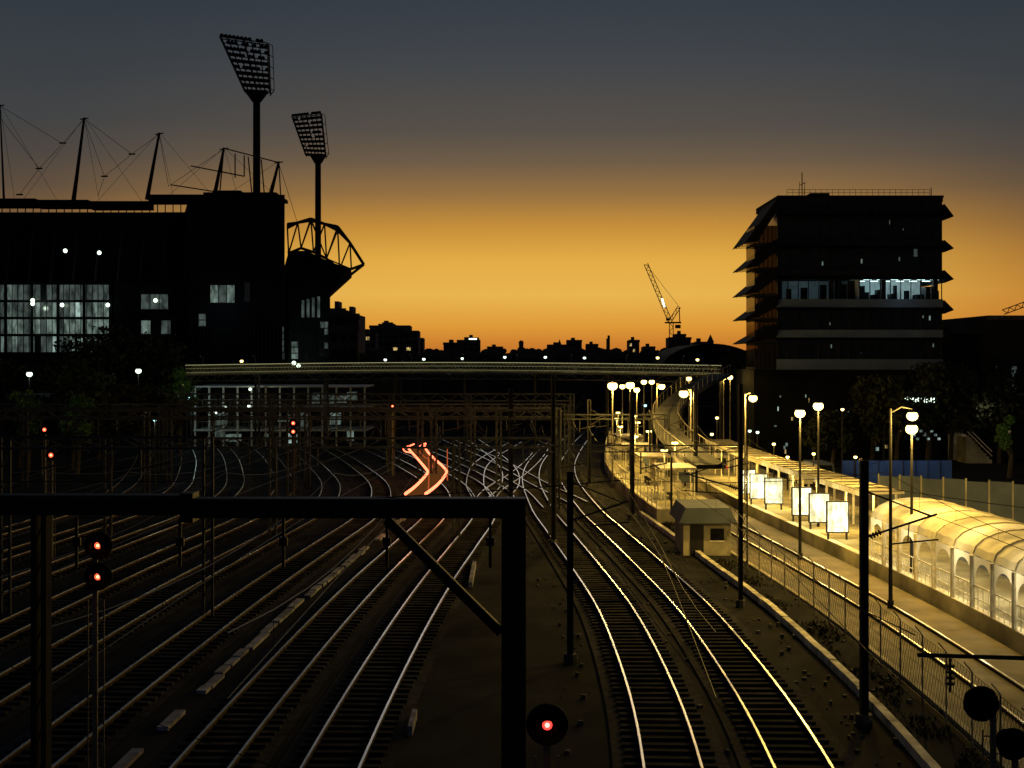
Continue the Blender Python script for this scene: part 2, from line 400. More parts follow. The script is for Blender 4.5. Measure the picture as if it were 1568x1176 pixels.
# passenger-information boards, bins and posts make the platform busy
for i in range(10):
    y = 94+i*7.5+U(-2,2); x = off(SR, y, U(8.6,11.8)); t = Thing('platform_sign')
    t.p('posts','paint').rod((x[0]-.5,x[1],.95),(x[0]-.5,x[1],3.0),.04); t.p('posts','paint').rod((x[0]+.5,x[1],.95),(x[0]+.5,x[1],3.0),.04)
    t.p('board', random.choice(('wallgrey','arch','paint'))).box(x[0]-.6,x[0]+.6,x[1]-.06,x[1]-.042,2.1,2.9); t.done()
t = Thing('platform_fence')
for i in range(46):
    y = 93+i*2; x = off(SR, y, 7.75); b = t.p('posts', 'paint'); b.rod((x[0],x[1],.95),(x[0],x[1],2.15),0.045)
for z in (1.3, 2.1): bar(t.p('rails', 'paint'), SR, 7.75, 0.05, z, z+.05, 93, 184)
t.done()
# hut with pitched roof
t = Thing('platform_hut'); x0, x1, y0, y1 = 10.1, 12.9, 77, 81
t.p('walls', 'concrete').box(x0,x1,y0,y1,0,1.9)
t.p('roof', 'wallgrey').profile([(x0-.3,1.95),(x1+.3,1.95),(x1-.1,2.85),(x0+.1,2.85)], y0-.4, y1+.4)
t.p('door', 'steel').box(x0+.4,x0+1.2,y0-.03,y0-.003,0,1.8); t.p('window', 'glass').box(x0+1.6,x0+2.4,y0-.03,y0-.003,.9,1.6)
t.p('window_frame', 'paint').box(x0+1.55,x0+2.45,y0-.02,y0-.004,.8,.898); t.done()
# backlit posters
for u, v in ((1144,738),(1162,745),(1185,752),(1228,768),(1255,778),(1283,792)):
    z = 2.15; D = 2000*(EYE-z)/(v-HZ); x = (u-CX)*D/FL; t = Thing('advertising_lightbox')
    t.p('frame', 'steel').box(x-.66,x+.66,D+.02,D+.25,1.2,3.1)
    t.p('poster', 'poster').box(x-.6,x+.6,D-.0,D+.018,1.28,3.04)
    t.p('poster_bands', 'paint').box(x-.45,x+U(0,.4),D-.008,D-.002,1.5,1.5+U(.05,.15)); t.p('poster_bands', 'paint').box(x-.2,x+.2,D-.008,D-.002,2.3,2.3+U(.1,.3))
    t.p('posts', 'steel').box(x-.6,x-.5,D+.05,D+.2,.8,1.2); t.p('posts', 'steel').box(x+.5,x+.6,D+.05,D+.2,.8,1.2)
    t.light((x, D-.6, 2.2), 120, (1,.85,.4), .3); t.done()
# flat platform roof
t = Thing('platform_canopy')
bar(t.p('roof', 'canopy'), SR, 18.3, 2.4, 3.6, 3.75, 76, 128)
bar(t.p('fascia', 'paint'), SR, 17.06, 0.06, 3.42, 3.8, 76, 128)
for i in range(27):
    y = 76+i*2; a = off(SR,y,17.2); c = off(SR,y,19.4); t.p('roof_ribs','galv').rod((a[0],a[1],3.78),(c[0],c[1],3.78),.05,4)
for i in range(14):
    y = 76.5+i*3.9
    for o in (17.4, 19.2):
        x = off(SR, y, o); t.p('columns', 'paint').rod((x[0],x[1],.8),(x[0],x[1],3.6),.08)
for y in (80, 92, 104, 118):
    x = off(SR, y, 18.3); t.light((x[0],x[1],3.3), 650, SOD, .2)
    t.p('tube_lights', 'sod').box(x[0]-.6,x[0]+.6,x[1]-.06,x[1]+.06,3.51,3.58)
t.done()
# barrel-vault canopy with arcade
t = Thing('vaulted_platform_canopy'); ya, yb = 30.0, 69.6
def arc(k, n=10):
    a = math.pi*k/n; return (17.6-2.35*math.cos(a), 3.05+1.05*math.sin(a))
NS = 66; P = []
for i in range(NS+1):
    y = ya+(yb-ya)*i/NS
    for k in range(11):
        o, z = arc(k); x = off(SR, y, o); P.append((x[0], x[1], z+(0.05 if i%2 else 0)))
t.p('vault', 'canopy').add(P, [(i*11+k, i*11+k+1, (i+1)*11+k+1, (i+1)*11+k) for i in range(NS) for k in range(10)])
bay = 2.2; nb = int((yb-ya)/bay+.01)
def zz(s):
    q = (s*2-1)/0.80
    return 2.0+0.8*math.sqrt(max(0,1-q*q)) if abs(q) < 1 else 0.8
for i in range(nb):
    y0 = ya+i*bay
    ss = [0,.1,.1001,.13,.2,.3,.4,.5,.6,.7,.8,.87,.8999,.9,1]
    for s0, s1 in zip(ss, ss[1:]):
        a = off(SR, y0+s0*bay, 15.25); c = off(SR, y0+s1*bay, 15.25)
        if s1 <= .1 or s0 >= .9: za = zb = .8
        else: za, zb = max(2.0,zz(s0)), max(2.0,zz(s1))
        t.p('arcade_panels', 'arch').quad((a[0],a[1],za),(c[0],c[1],zb),(c[0],c[1],3.05),(a[0],a[1],3.05))
    a = off(SR, y0, 15.2); t.p('arcade_posts', 'paint').rod((a[0],a[1],.8),(a[0],a[1],3.05),.10,8)
    a = off(SR, y0, 19.95); t.p('arcade_posts', 'paint').rod((a[0],a[1],.8),(a[0],a[1],3.05),.07)
    pr = [off(SR, y0, arc(k)[0])[:2]+(arc(k)[1]+.07,) for k in range(11)]
    t.p('ribs', 'paint').path(pr, .05, 4)
    for q in (.25,.5,.75):
        a = off(SR, y0+q*bay, 15.25); t.p('balustrade_bars','paint').rod((a[0],a[1],.8),(a[0],a[1],1.8),.02,4)
bar(t.p('balustrade', 'paint'), SR, 15.3, .05, 1.75, 1.8, ya, yb)
bar(t.p('balustrade', 'paint'), SR, 15.3, .05, 1.2, 1.24, ya, yb)
bar(t.p('rear_screen', 'wallgrey'), SR, 19.9, .04, .8, 2.9, ya, yb)
for y in (34, 40, 46, 52, 58, 64, 68.5):
    x = off(SR, y, 16.6); t.light((x[0],x[1],2.9), 170, (1,.86,.55), .25)
    t.p('tube_lights', 'sod').box(x[0]-.08,x[0]+.08,x[1]-.6,x[1]+.6,3.55,3.62)
t.done()
# chain link fence
t = Thing('chain_link_fence'); y = 24
while y < 92:
    x = off(SR, y, 9.0); t.p('posts', 'galv').rod((x[0],x[1],0),(x[0],x[1],2.3),.03)
    t.p('posts', 'galv').rod((x[0],x[1],2.3),(x[0]-.25,x[1],2.6),.02); y += 2.5
for z in (.15, 1.2, 2.25):
    bar(t.p('wires', 'steel'), SR, 9.0, .015, z, z+.015, 24, 92)
y = 24
while y < 92:
    for s in (-1, 1):
        a = off(SR, y, 9.0); c = off(SR, y+1.0*s, 9.0); t.p('mesh', 'steel').rod((a[0],a[1],.15),(c[0],c[1],2.25),.006,3)
    y += .28
t.done()

# ---------------------------------------------------------------- masts (overhead line)
def mast(u, vb, vt, r=0.12, arm=0, name='overhead_line_mast', armz=None, m='steel'):
    D = gd(vb); b0 = pt(u, vb, D); top = EYE-(vt-HZ)*D/FL; t = Thing(name); b = t.p('mast', m)
    x = b0.x
    for a, c in ((-r,-r+.05),(r-.05,r)): b.box(x+a,x+c,D-r,D+r,0,top)
    b.box(x-r+.05,x+r-.05,D-.02,D+.02,0,top)
    t.p('footing', 'concrete_d').rod((x,D,0),(x,D,.35),r*2.2,8)
    if arm:
        az = armz if armz else 6.6; s = 1 if arm > 0 else -1
        b = t.p('cantilever', m)
        b.rod((x,D,az-1.0),(x+arm,D,az-.25),.035); b.rod((x,D,az+.5),(x+arm*.9,D,az-.3),.025)
        b.rod((x+arm*.35,D,az-1.2),(x+arm*1.02,D,az-1.05),.025); b.rod((x+arm*.62,D,az-.5),(x+arm*.6,D,az-1.15),.02)
        for k in range(4): t.p('insulators', 'rust').rod((x+s*(.2+.09*k),D,az-.96+.04*k),(x+s*(.24+.09*k),D,az-.94+.04*k),.09,8)
    t.done()
mast(1323, 1110, 705, .12, 2.3, armz=6.9)
mast(1134, 930, 588, .10, -2.6, armz=6.5)
mast(873, 1015, 722, .12, 2.2, armz=6.4)
mast(847, 835, 575, .14, -2.4, armz=6.6)
mast(968, 795, 600, .16, -2.2, armz=6.6)
mast(1065, 770, 600, .16, -2.2, armz=6.6)
mast(902, 745, 612, .16, 1.6)
mast(782, 770, 596, .20, 1.8)
mast(1028, 800, 700, .07); mast(1318, 870, 702, .07, m='galv'); mast(995, 745, 640, .08)

# ---------------------------------------------------------------- foreground signal gantry
t = Thing('signal_gantry'); D = 24; b = t.p('beam', 'steel')
xL, xR = -16.0, (805-CX)*D/FL
xm = (290-CX)*D/FL
b.box(xL, xm, D-.2, D+.2, 8.68, 9.04); b.box(xm+.003, xR-.003, D-.18, D+.18, 8.62, 8.98)
b.box(xm-.12, xm+.12, D-.24, D+.24, 8.55, 9.08)
for zz_ in (8.70, 8.95): b.box(xL, xm-.13, D-.26, D-.203, zz_, zz_+.05)
b.box(xm+.13, xR-.01, D-.24, D-.183, 8.63, 8.67); b.box(xm+.13, xR-.01, D-.24, D-.183, 8.93, 8.97)
for k in range(20):
    x = xL+k*.82
    t.p('stiffeners', 'wall').box(x-.02,x+.02,D-.225,D-.202,8.77,8.94)
x0 = (768-CX)*D/FL
b = t.p('column', 'steel'); b.box(x0, xR, D-.22, D-.16, 0, 8.615); b.box(x0, xR, D+.16, D+.22, 0, 8.615); b.box((x0+xR)/2-.15,(x0+xR)/2+.15,D-.16,D+.16,0,8.615)
b = t.p('brace', 'steel'); b.rod(pt(592,795,D), pt(767,968,D), .12, 4)
xl = (63-CX)*D/FL
b = t.p('left_column', 'wall'); b.box(xl-.14,xl-.05,D-.15,D+.15,0,8.66); b.box(xl+.05,xl+.14,D-.15,D+.15,0,8.66)
for k in range(14): b.rod((xl-.1,D-.1,k*.62),(xl+.1,D-.1,k*.62+.55),.018,4)
t.p('walkway_rail', 'steel').rod((xL,D+.3,9.25),(xm,D+.3,9.25),.015,4)
for k in range(5):
    x = -8+k*1.9; t.p('droppers', 'steel').rod((x,D,8.6),(x,D,7.7),.03); t.p('droppers', 'rust').rod((x,D,8.1),(x,D,8.25),.08,8)
t.done()

def signal(u, v, D, r, heads=(0,), post=True, mat_='red', px=0, back=False, lens=0.24, base=0):
    t = Thing('railway_signal'); c = pt(u, v, D)
    for i, h in enumerate(heads):
        cc = c+Vector((0,0,h))
        t.p('backboard', 'black').rod(cc, cc+Vector((0,.04,0)), r, 24)
        t.p('head', 'black').rod(cc+Vector((0,.04,0)), cc+Vector((0,.34,0)), r*.62, 16)
        n = 14; b = t.p('hood', 'black')
        for k in range(n):
            a0 = math.radians(-20+220*k/n); a1 = math.radians(-20+220*(k+1)/n); q = r*lens*1.6
            p0 = cc+Vector((q*math.cos(a0),-.002,q*math.sin(a0))); p1 = cc+Vector((q*math.cos(a1),-.002,q*math.sin(a1)))
            b.quad(p0, p1, p1+Vector((0,-.2,0)), p0+Vector((0,-.2,0)))
        if not back:
            t.p('lens', mat_).rod(cc+Vector((0,-.012,0)), cc+Vector((0,-.004,0)), r*lens, 16)
            t.p('lens_core', mat_+'core').rod(cc+Vector((0,-.02,0)), cc+Vector((0,-.013,0)), r*lens*.5, 12)
    if post:
        x = c.x+px; b = t.p('post', 'galv'); b.rod((x,D+.2,base),(x,D+.2,c.z+max(heads)),.055,8)
        b.rod((x-.16,D+.25,base),(x-.16,D+.25,c.z-.5),.015); b.rod((x+.16,D+.25,base),(x+.16,D+.25,c.z-.5),.015)
        z = base+.3
        while z < c.z-.5: b.rod((x-.16,D+.25,z),(x+.16,D+.25,z),.012); z += .3
    if D < 30 and not back:
        for h in heads: t.light(c+Vector((0,-.28,h)), .5, (1,.1,.05), .04)
    t.done()
signal(150, 883, 26, .28, (0, .62), px=-.12, mat_='orange')
signal(838, 1110, 18, .29, (0,), px=.0)
signal(1503, 1078, 22, .30, (0,), back=True, px=.27, post=True)
signal(1552, 1140, 21, .26, (0,), back=True, px=.1)
for u, v, D in ((68,658,90),(78,697,75),(449,648,95),(601,622,130),(449,661,95)):
    signal(u, v, D, .32, (0,), lens=.42, mat_='orange')
t = Thing('overhead_line_bracket'); D = 30; b = t.p('arm', 'steel')
b.rod(pt(1405,1003,D), pt(1640,1010,D), .05); b.rod(pt(1455,1008,D), pt(1455,1060,D), .03)
for k in range(4):
    p = pt(1455,1018+k*9,D); t.p('insulator', 'rust').rod(p, p+Vector((0,0,-.05)), .10, 10)
t.p('arm_post', 'steel').rod((pt(1640,1010,D).x,D,0),(pt(1640,1010,D).x,D,6),.12,8); t.done()

# mid-distance portal frames
def portal(D, xa, xb, z, cols, dep=.9, r=.10):
    t = Thing('overhead_line_portal'); b = t.p('truss', 'portal')
    for zz in (z, z+dep): b.rod((xa,D,zz),(xb,D,zz),r,4)
    n = int((xb-xa)/1.2)
    for i in range(n):
        a = xa+(xb-xa)*i/n; c = xa+(xb-xa)*(i+1)/n
        b.rod((a,D,z+dep*(i%2)),(c,D,z+dep*(1-i%2)),r*.6,4)
    for x in cols:
        for s in (-.2,.2): t.p('columns', 'portal').rod((x+s,D,0),(x+s,D,z+dep),r*1.1,4)
        for k in range(8): t.p('columns', 'portal').rod((x-.2,D,k*z/8),(x+.2,D,(k+1)*z/8),r*.5,4)
    x = xa+1.5
    while x < xb-1:
        t.p('droppers', 'portal').rod((x,D,z),(x,D,z-1.2),.05); t.p('droppers', 'portal').rod((x,D,z-.9),(x+1.4,D,z-.6),.035); x += 4.4
    t.done()
portal(58, -40, -13.5, 7.6, (-33,-22.5,-13.5), .5, .07)
portal(84, -36, 2.6, 5.9, (-34,-26,-15.4,-3.6,2.6), .6)
portal(100, -42, 3.4, 7.0, (-40,-28,-17,-6,3.4), .7)
portal(118, -46, 4.2, 6.4, (-44,-31,-18.5,-8.3,-1.2,4.2), .8, .12)
portal(134, -54, 5.6, 6.3, (-50,-36,-22,-12.5,-4,5.6), .7, .12)
portal(152, -58, 7, 6.8, (-54,-42,-28,-14,-5,7), .8, .14)
portal(70, 1.0, 12.4, 6.6, (12.4,), .35, .05)
portal(118, 4.6, 14, 6.2, (14,), .4, .08)

# catenary wires
t = Thing('overhead_wires'); b = t.p('w', 'steel')
for S, o in ((SL,3.6),(SL,0),(SL,-4.9),(SL,-9.2),(SL,-13.3),(SL,-17.8),(SR,0),(SR,3.6),(SR,12)):
    ys = [24, 58, 84, 100, 118, 134, 152, 190]
    for y0, y1 in zip(ys, ys[1:]):
        n = 8; pv = None; pc = None
        for i in range(n+1):
            s = i/n; y = y0+(y1-y0)*s; x = off(S, y, o); zc = 6.5-1.1*4*s*(1-s)*.8
            a = (x[0],x[1],zc); c = (x[0],x[1],5.3)
            if pv: b.rod(pv,a,.015,3); b.rod(pc,c,.015,3)
            if 0 < i < n: b.rod(a,c,.006,3)
            pv, pc = a, c
for (x0,y0,z0,x1,y1,z1) in ((-14,24,9,2,24,9.3),(-16,32,5.6,3,20,3.1),(11.1,41,8.2,21,60,9),(-20,40,5.0,-6,60,7.0),(2.2,50,7.2,11,41,7.9),(2.2,50,6.2,6,28,2.2),(4,82,9.5,10.6,60.8,9.4),(11.1,41,7.6,24,33,7)):
    pv = None
    for i in range(13):
        s = i/12; a = (x0+(x1-x0)*s, y0+(y1-y0)*s, z0+(z1-z0)*s-1.2*s*(1-s))
        if pv: b.rod(pv,a,.012,3)
        pv = a
t.done()

# ---------------------------------------------------------------- train light trail (long exposure)
t = Thing('train_light_trail')
def smooth(ps, k=6):
    o = []
    for i in range(len(ps)-1):
        p0 = ps[max(0,i-1)]; p1 = ps[i]; p2 = ps[i+1]; p3 = ps[min(len(ps)-1,i+2)]
        for j in range(k):
            s = j/k; o.append(.5*((2*p1)+(p2-p0)*s+(2*p0-5*p1+4*p2-p3)*s*s+(3*p1-p0-3*p2+p3)*s**3))
    return o+[ps[-1]]
def tv(ps, z=3.0): return smooth([Vector(((u-CX)*gd(v,z)/FL, gd(v,z), z)) for u, v in ps])
Lp = tv([(624,684),(629,691),(639,702),(650,715),(655,722.5),(651,729),(642,739),(632,748),(621,756)])
Rp = tv([(650,683),(655,692),(667,704),(679,715),(684,722.5),(680,730),(672,740),(663,748),(652,756)])
t.p('left_lamp_trail', 'trail').path(Lp, .10, 8); t.p('right_lamp_trail', 'trail').path(Rp, .10, 8)
t.p('left_lamp_trail', 'trail').path(tv([(617,686),(620,691),(629,693)]), .06, 6); t.p('left_lamp_trail', 'trail').path(tv([(624,684),(634,680)]), .07, 6)
t.p('right_lamp_trail', 'trail').path(tv([(641,685),(646,681),(652,679),(650,683)]), .06, 6)
t.p('inner_trail', 'trail2').path(tv([(638,686),(648,698),(659,706),(663,716)]), .04, 5)
t.p('inner_trail', 'trail2').path(tv([(656,700),(657,722),(656,752)]), .05, 5); t.p('inner_trail', 'trail2').path(tv([(685,688),(685,735)]), .05, 5)
f = t.p('glow_fill', 'trailfill'); dz = Vector((0,0,-.15))
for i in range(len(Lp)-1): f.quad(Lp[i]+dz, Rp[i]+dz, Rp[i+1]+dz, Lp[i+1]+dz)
t.light((-5.0, 96, 2.3), 40, (1,.3,.1), .5); t.light((-7, 84, 2.0), 45, (1,.3,.1), .5); t.done()

# ---------------------------------------------------------------- footbridge
t = Thing('footbridge'); Z = 9.75
NP = 30; pb = []
for i in range(NP+1):
    s = i/NP; x = -41.5+66.5*s; y = 166-10*s*s; pb.append((x, y, Z+0.35*math.sin(math.pi*s)))
for a, c in zip(pb, pb[1:]):
    for dy in (0, 3.2):
        A = Vector(a)+Vector((0,dy,0)); C = Vector(c)+Vector((0,dy,0))
        t.p('edge_beam', 'bridge').quad(A, C, C+Vector((0,0,.12)), A+Vector((0,0,.12)))
        t.p('handrail', 'railglow').rod(A+Vector((0,-.03,1.15)), C+Vector((0,-.03,1.15)), .05, 4)
        t.p('midrail', 'railglow2').rod(A+Vector((0,-.03,.7)), C+Vector((0,-.03,.7)), .03, 4)
        t.p('lower_rail', 'railglow2').rod(A+Vector((0,-.03,.2)), C+Vector((0,-.03,.2)), .04, 4)
        for k in range(5):
            q = A.lerp(C, k/5); q2 = A.lerp(C, (k+1)/5)
            t.p('lattice', 'bridge').rod(q+Vector((0,-.01,.1)), q2+Vector((0,-.01,1.15)), .028, 4)
            t.p('lattice', 'bridge').rod(q2+Vector((0,.03,.1)), q+Vector((0,.03,1.15)), .028, 4)
    A = Vector(a); C = Vector(c)
    vs = [A, C, C+Vector((0,3.2,0)), A+Vector((0,3.2,0))]
    t.p('deck', 'concrete_d').add([v+Vector((0,0,-.2)) for v in vs]+[v+Vector((0,0,-.01)) for v in vs], [(0,3,2,1),(4,5,6,7),(0,1,5,4),(2,3,7,6),(1,2,6,5),(3,0,4,7)])
    t.p('lower_truss', 'portal').rod(A+Vector((0,0,-.9)), C+Vector((0,0,-.9)), .08, 4)
    t.p('lower_truss', 'portal').rod(A+Vector((0,0,-.2)), (A+C)/2+Vector((0,0,-.9)), .05, 4); t.p('lower_truss', 'portal').rod((A+C)/2+Vector((0,0,-.9)), C+Vector((0,0,-.2)), .05, 4)
for i in range(0, NP+1, 4):
    x, y, z = pb[i]
    for dy in (.4, 2.8): t.p('piers', 'steel').rod((x,y+dy,0),(x,y+dy,z-.3),.16,8)
    t.p('piers', 'steel').rod((x,y+.4,z-3),(x,y+2.8,z-1),.08,6)
for i in range(1, NP, 3):
    x, y, z = pb[i]; t.light((x, y-1.6, z+2.0), 26, (.95,.92,.50), .2)
    t.p('lamp_posts', 'steel').rod((x,y+.1,z),(x,y+.1,z+2.1),.04); t.p('lamp_posts', 'steel').rod((x,y+.1,z+2.1),(x,y-1.4,z+2.2),.03)
t.done()

# concourse structure below the bridge on the left
t = Thing('station_concourse'); y0, y1 = 170, 180; xa, xb = -41.5, -19
for z in (2.3, 5.2, 8.0): t.p('decks', 'whitecol').box(xa,xb,y0,y1,z,z+.18)
for k in range(13):
    x = xa+.2+k*(xb-xa-.4)/12
    for z0, z1 in ((0,2.3),(2.48,5.2),(5.38,8.0)): t.p('columns', 'whitecol').box(x-.10,x+.10,y0+.1,y0+.4,z0,z1)
for z0 in (.3, 2.6, 5.5):
    x = xa+.4
    while x < xb-2:
        wd = U(.4,1.7); r = R(); k_ = 1 if x < -30 else .45
        m = 'p3' if r < .13*k_ else 'p2' if r < .30*k_ else 'p1' if r < .5 else 'wall'
        t.p('bay_'+m, m).box(x,x+wd,y0+U(2,5),y0+5.1,z0+U(0,.8),z0+1.9*U(.5,1)); x += wd+U(.2,.9)
    t.p('balustrade', 'galv').box(xa,xb,y0-.02,y0+.02,z0+.9,z0+.94)
    x = xa
    while x < xb: t.p('balustrade', 'galv').rod((x,y0,z0),(x,y0,z0+.9),.02,4); x += .6
t.p('lights', 'cyan').sphere(pt(291,612,169.5), .36)
for u, v in ((383,596),(345,624),(381,622),(330,632)): t.p('lights_white', 'whitelamp').sphere(pt(u,v,169.5), .2)
t.light(pt(293,620,167), 110, (.6,.95,1), .2); t.light(pt(385,600,167), 90, (.9,1,.75), .2); t.light(pt(500,620,164), 25, (.9,1,.8), .2)
t.done()
t = Thing('retaining_wall'); t.p('w', 'wall').box(-130,-16,188,190,0,8.5); t.p('w', 'wall').box(-15.9,60,230,233,0,9); t.done()

# ---------------------------------------------------------------- stadium
t = Thing('sports_stadium')
def sx_(u, D): return (u-CX)*D/FL
def sz_(v, D): return EYE-(v-HZ)*D/FL
D = 210
b = t.p('outer_walls', 'black')
b.box(-140, sx_(300,D), D, D+60, 0, sz_(432,D))                    # lower stand wall
b.box(-140, sx_(318,D+8), D+8, D+30, sz_(432,D)+.003, sz_(335,D+8))        # upper tier
xs0 = sx_(300,D)+.003
b.profile([(xs0,0),(sx_(436,D-4),0),(sx_(436,D-4),sz_(303,D)),(xs0,sz_(303,D))], D-4, D+30, 1.19)   # end block, curving away
b.profile([(sx_(438,D),0),(sx_(503,D),0),(sx_(503,D),sz_(446,D)),(sx_(488,D),sz_(428,D)),(sx_(470,D),sz_(402,D)),(sx_(438,D),sz_(386,D))], D+2, D+30, 1.15)
b = t.p('roof', 'black')
segs = [(-140,60,318,306),(60,140,319,308),(140,232,321,310),(232,322,312,300)]
for u0, u1, v0, v1 in segs:
    x0, x1 = sx_(u0,D+8)+.02, sx_(u1,D+8)
    b.box(x0, x1, D+6, D+9.5, sz_(v0,D+8), sz_(v1,D+8))
t.p('upper_fascia', 'black').box(-140, sx_(322,D+8)-.02, D+7, D+7.9, sz_(400,D+8), sz_(326,D+8))
for i in range(60):
    x = -110+i*1.3
    if x < sx_(322,D+8): t.p('roof_props', 'steel').rod((x,D+8.5,sz_(336,D+8)),(x,D+8.5,sz_(312,D+8)),.10,4)
t.p('roof', 'black').box(sx_(100,D),sx_(136,D),D+9.6,D+10,sz_(336,D),sz_(316,D))
t.p('roof', 'black').box(sx_(225,D),sx_(330,D),D+10,D+14,sz_(336,D),sz_(314,D))
b = t.p('roof', 'black'); b.box(sx_(318,D),sx_(428,D),D-3,D+8,sz_(303,D)+.003,sz_(298,D)); b.box(sx_(330,D),sx_(372,D),D-2,D+4,sz_(298,D)+.003,sz_(294,D))
for u in range(10, 300, 34):
    t.p('facade_ribs', 'wall').rod((sx_(u,D),D-.2,sz_(432,D)),(sx_(u+8,D+7),D+6.8,sz_(340,D)),.22,4)
def panes(x0, x1, z0, z1, y, nx, nz, wts, nm='windows'):
    for i in range(nx):
        for j in range(nz):
            a = x0+(x1-x0)*i/nx; c = x0+(x1-x0)*(i+1)/nx; e = z0+(z1-z0)*j/nz; f = z0+(z1-z0)*(j+1)/nz
            r = R(); acc = 0
            for m, wt in wts:
                acc += wt
                if r <= acc: break
            t.p(nm+'_'+m, m).box(a+.06,c-.06,y-.10,y-.02,e+.08,f-.08)
    for i in range(nx+1):
        a = x0+(x1-x0)*i/nx; t.p('mullions', 'steel').box(a-.05,a+.05,y-.2,y-.01,z0,z1)
    for j in range(nz+1):
        e = z0+(z1-z0)*j/nz; t.p('transoms', 'steel').box(x0,x1,y-.24,y-.203,e-.05,e+.05)
zs = [sz_(540,D), sz_(512,D), sz_(486,D), sz_(460,D), sz_(433,D)]
for zi, wts in ((0,(('p1',.30),('p2',.52),('glass',.08),('p3',.10))),(1,(('p1',.25),('p2',.65),('p3',.10))),(2,(('p1',.35),('p2',.55),('p3',.10))),(3,(('p1',.85),('glass',.05),('p2',.1)))):
    panes(sx_(-60,D), sx_(168,D), zs[zi]+.02, zs[zi+1]-.25, D, 26, 1, wts)
for i in range(6):
    x = sx_(-30+i*40,D); t.p('facade_columns', 'black').box(x-.22,x+.22,D-.5,D-.25,0,sz_(432,D))
panes(sx_(216,D), sx_(258,D), sz_(474,D), sz_(450,D), D, 3, 1, (('p1',.5),('p2',.3),('glass',.2)))
panes(sx_(216,D), sx_(262,D), sz_(512,D), sz_(490,D), D, 3, 1, (('p1',.3),('p2',.5),('glass',.2)))
D2 = D-4
panes(sx_(322,D2), sx_(360,D2), sz_(464,D2), sz_(436,D2), D2, 3, 1, (('p2',.5),('p1',.3),('glass',.2)))
panes(sx_(304,D2), sx_(316,D2), sz_(500,D2), sz_(480,D2), D2, 1, 2, (('p1',1),))
panes(sx_(431,D2), sx_(435,D2), sz_(550,D2), sz_(500,D2), D2, 1, 5, (('p1',1),))
panes(sx_(446,D+2), sx_(457,D+2), sz_(550,D+2), sz_(486,D+2), D+2, 1, 7, (('p2',.4),('glass',.3),('p1',.3)))
panes(sx_(490,D+2), sx_(503,D+2), sz_(545,D+2), sz_(492,D+2), D+2, 2, 5, (('p1',.4),('glass',.6)))
for i in range(22):
    x = sx_(306,D2)+i*(sx_(432,D2)-sx_(306,D2))/21
    t.p('cladding_fins', 'wall').box(x-.09,x+.09,D2-.25,D2-.01 ,0,sz_(500,D2)-.001)
t.p('cladding_panel', 'concrete_d').box(sx_(375,D2),sx_(383,D2),D2-.3,D2-.01,sz_(462,D2),sz_(432,D2))
for i in range(4):
    t.p('slot_lights_p1','p1').box(sx_(462+i*8,D+2),sx_(466+i*8,D+2),D+1.8,D+1.95,sz_(486,D+2),sz_(460-i*2,D+2))
for u, v in ((50,465),(95,467),(50,460),(100,384),(152,387),(165,467),(320,397),(450,556),(457,560),(238,460)):
    c = pt(u,v,D-1.2); t.p('floodlamps', 'whitelamp').sphere(c, .34)
t.light(pt(50,470,D-3), 110, (.8,1,.8), .3); t.light(pt(150,392,D-3), 70, (.8,1,.9), .3)
t.light(pt(452,552,D-3), 160, (.8,1,.8), .3); t.light(pt(340,470,D-8), 80, (.7,.85,.95), .3); t.light(pt(480,480,D-6), 70, (.8,.9,.95), .3)
# cantilever roof truss at the open end
b = t.p('roof_truss', 'steel')
for j, dy in enumerate((4, 12, 20, 28)):
    Dd = D+dy
    top = [pt(440,349-j*2,Dd), pt(456,341,Dd), pt(476,335+j,Dd), pt(497,343,Dd), pt(517,347+j*2,Dd), pt(536,372,Dd), pt(557,405,Dd)]
    bot = [pt(442,388,Dd), pt(461,380,Dd), pt(480,386,Dd), pt(500,396,Dd), pt(520,412,Dd), pt(538,412,Dd), pt(557,405,Dd)]
    b.path(top, .26, 5); b.path(bot, .24, 5)
    for i in range(6): b.rod(top[i],bot[i],.16,4); b.rod(bot[i],top[i+1],.16,4)
    b.rod(pt(557,405,Dd), pt(503,447,Dd), .24, 5); b.rod(pt(538,412,Dd), pt(495,432,Dd), .16, 4); b.rod(pt(520,412,Dd), pt(502,447,Dd), .16, 4)
    if j:
        for p, q in zip(top, pt_): b.rod(p, q, .16, 4)
        for p, q in zip(bot, pb_): b.rod(p, q, .16, 4)
        b.rod(pt_[2], bot[3], .12, 4); b.rod(pt_[4], top[5], .12, 4); b.rod(pb_[3], bot[5], .12, 4); b.rod(pt_[3], top[4], .12, 4)
    pt_, pb_ = top, bot
b = t.p('stand_soffit', 'black')    # raked seating deck under the truss
q0 = [pt(440,384,D+3), pt(470,384,D+3), pt(503,400,D+3), pt(538,412,D+3), pt(503,447,D+3), pt(470,410,D+3)]
q1 = [Vector((p.x*1.1, p.y+22, p.z)) for p in q0]; n = len(q0)
b.add(q0+q1, [(i,(i+1)%n,n+(i+1)%n,n+i) for i in range(n)]+[tuple(range(n)),tuple(range(2*n-1,n-1,-1))])
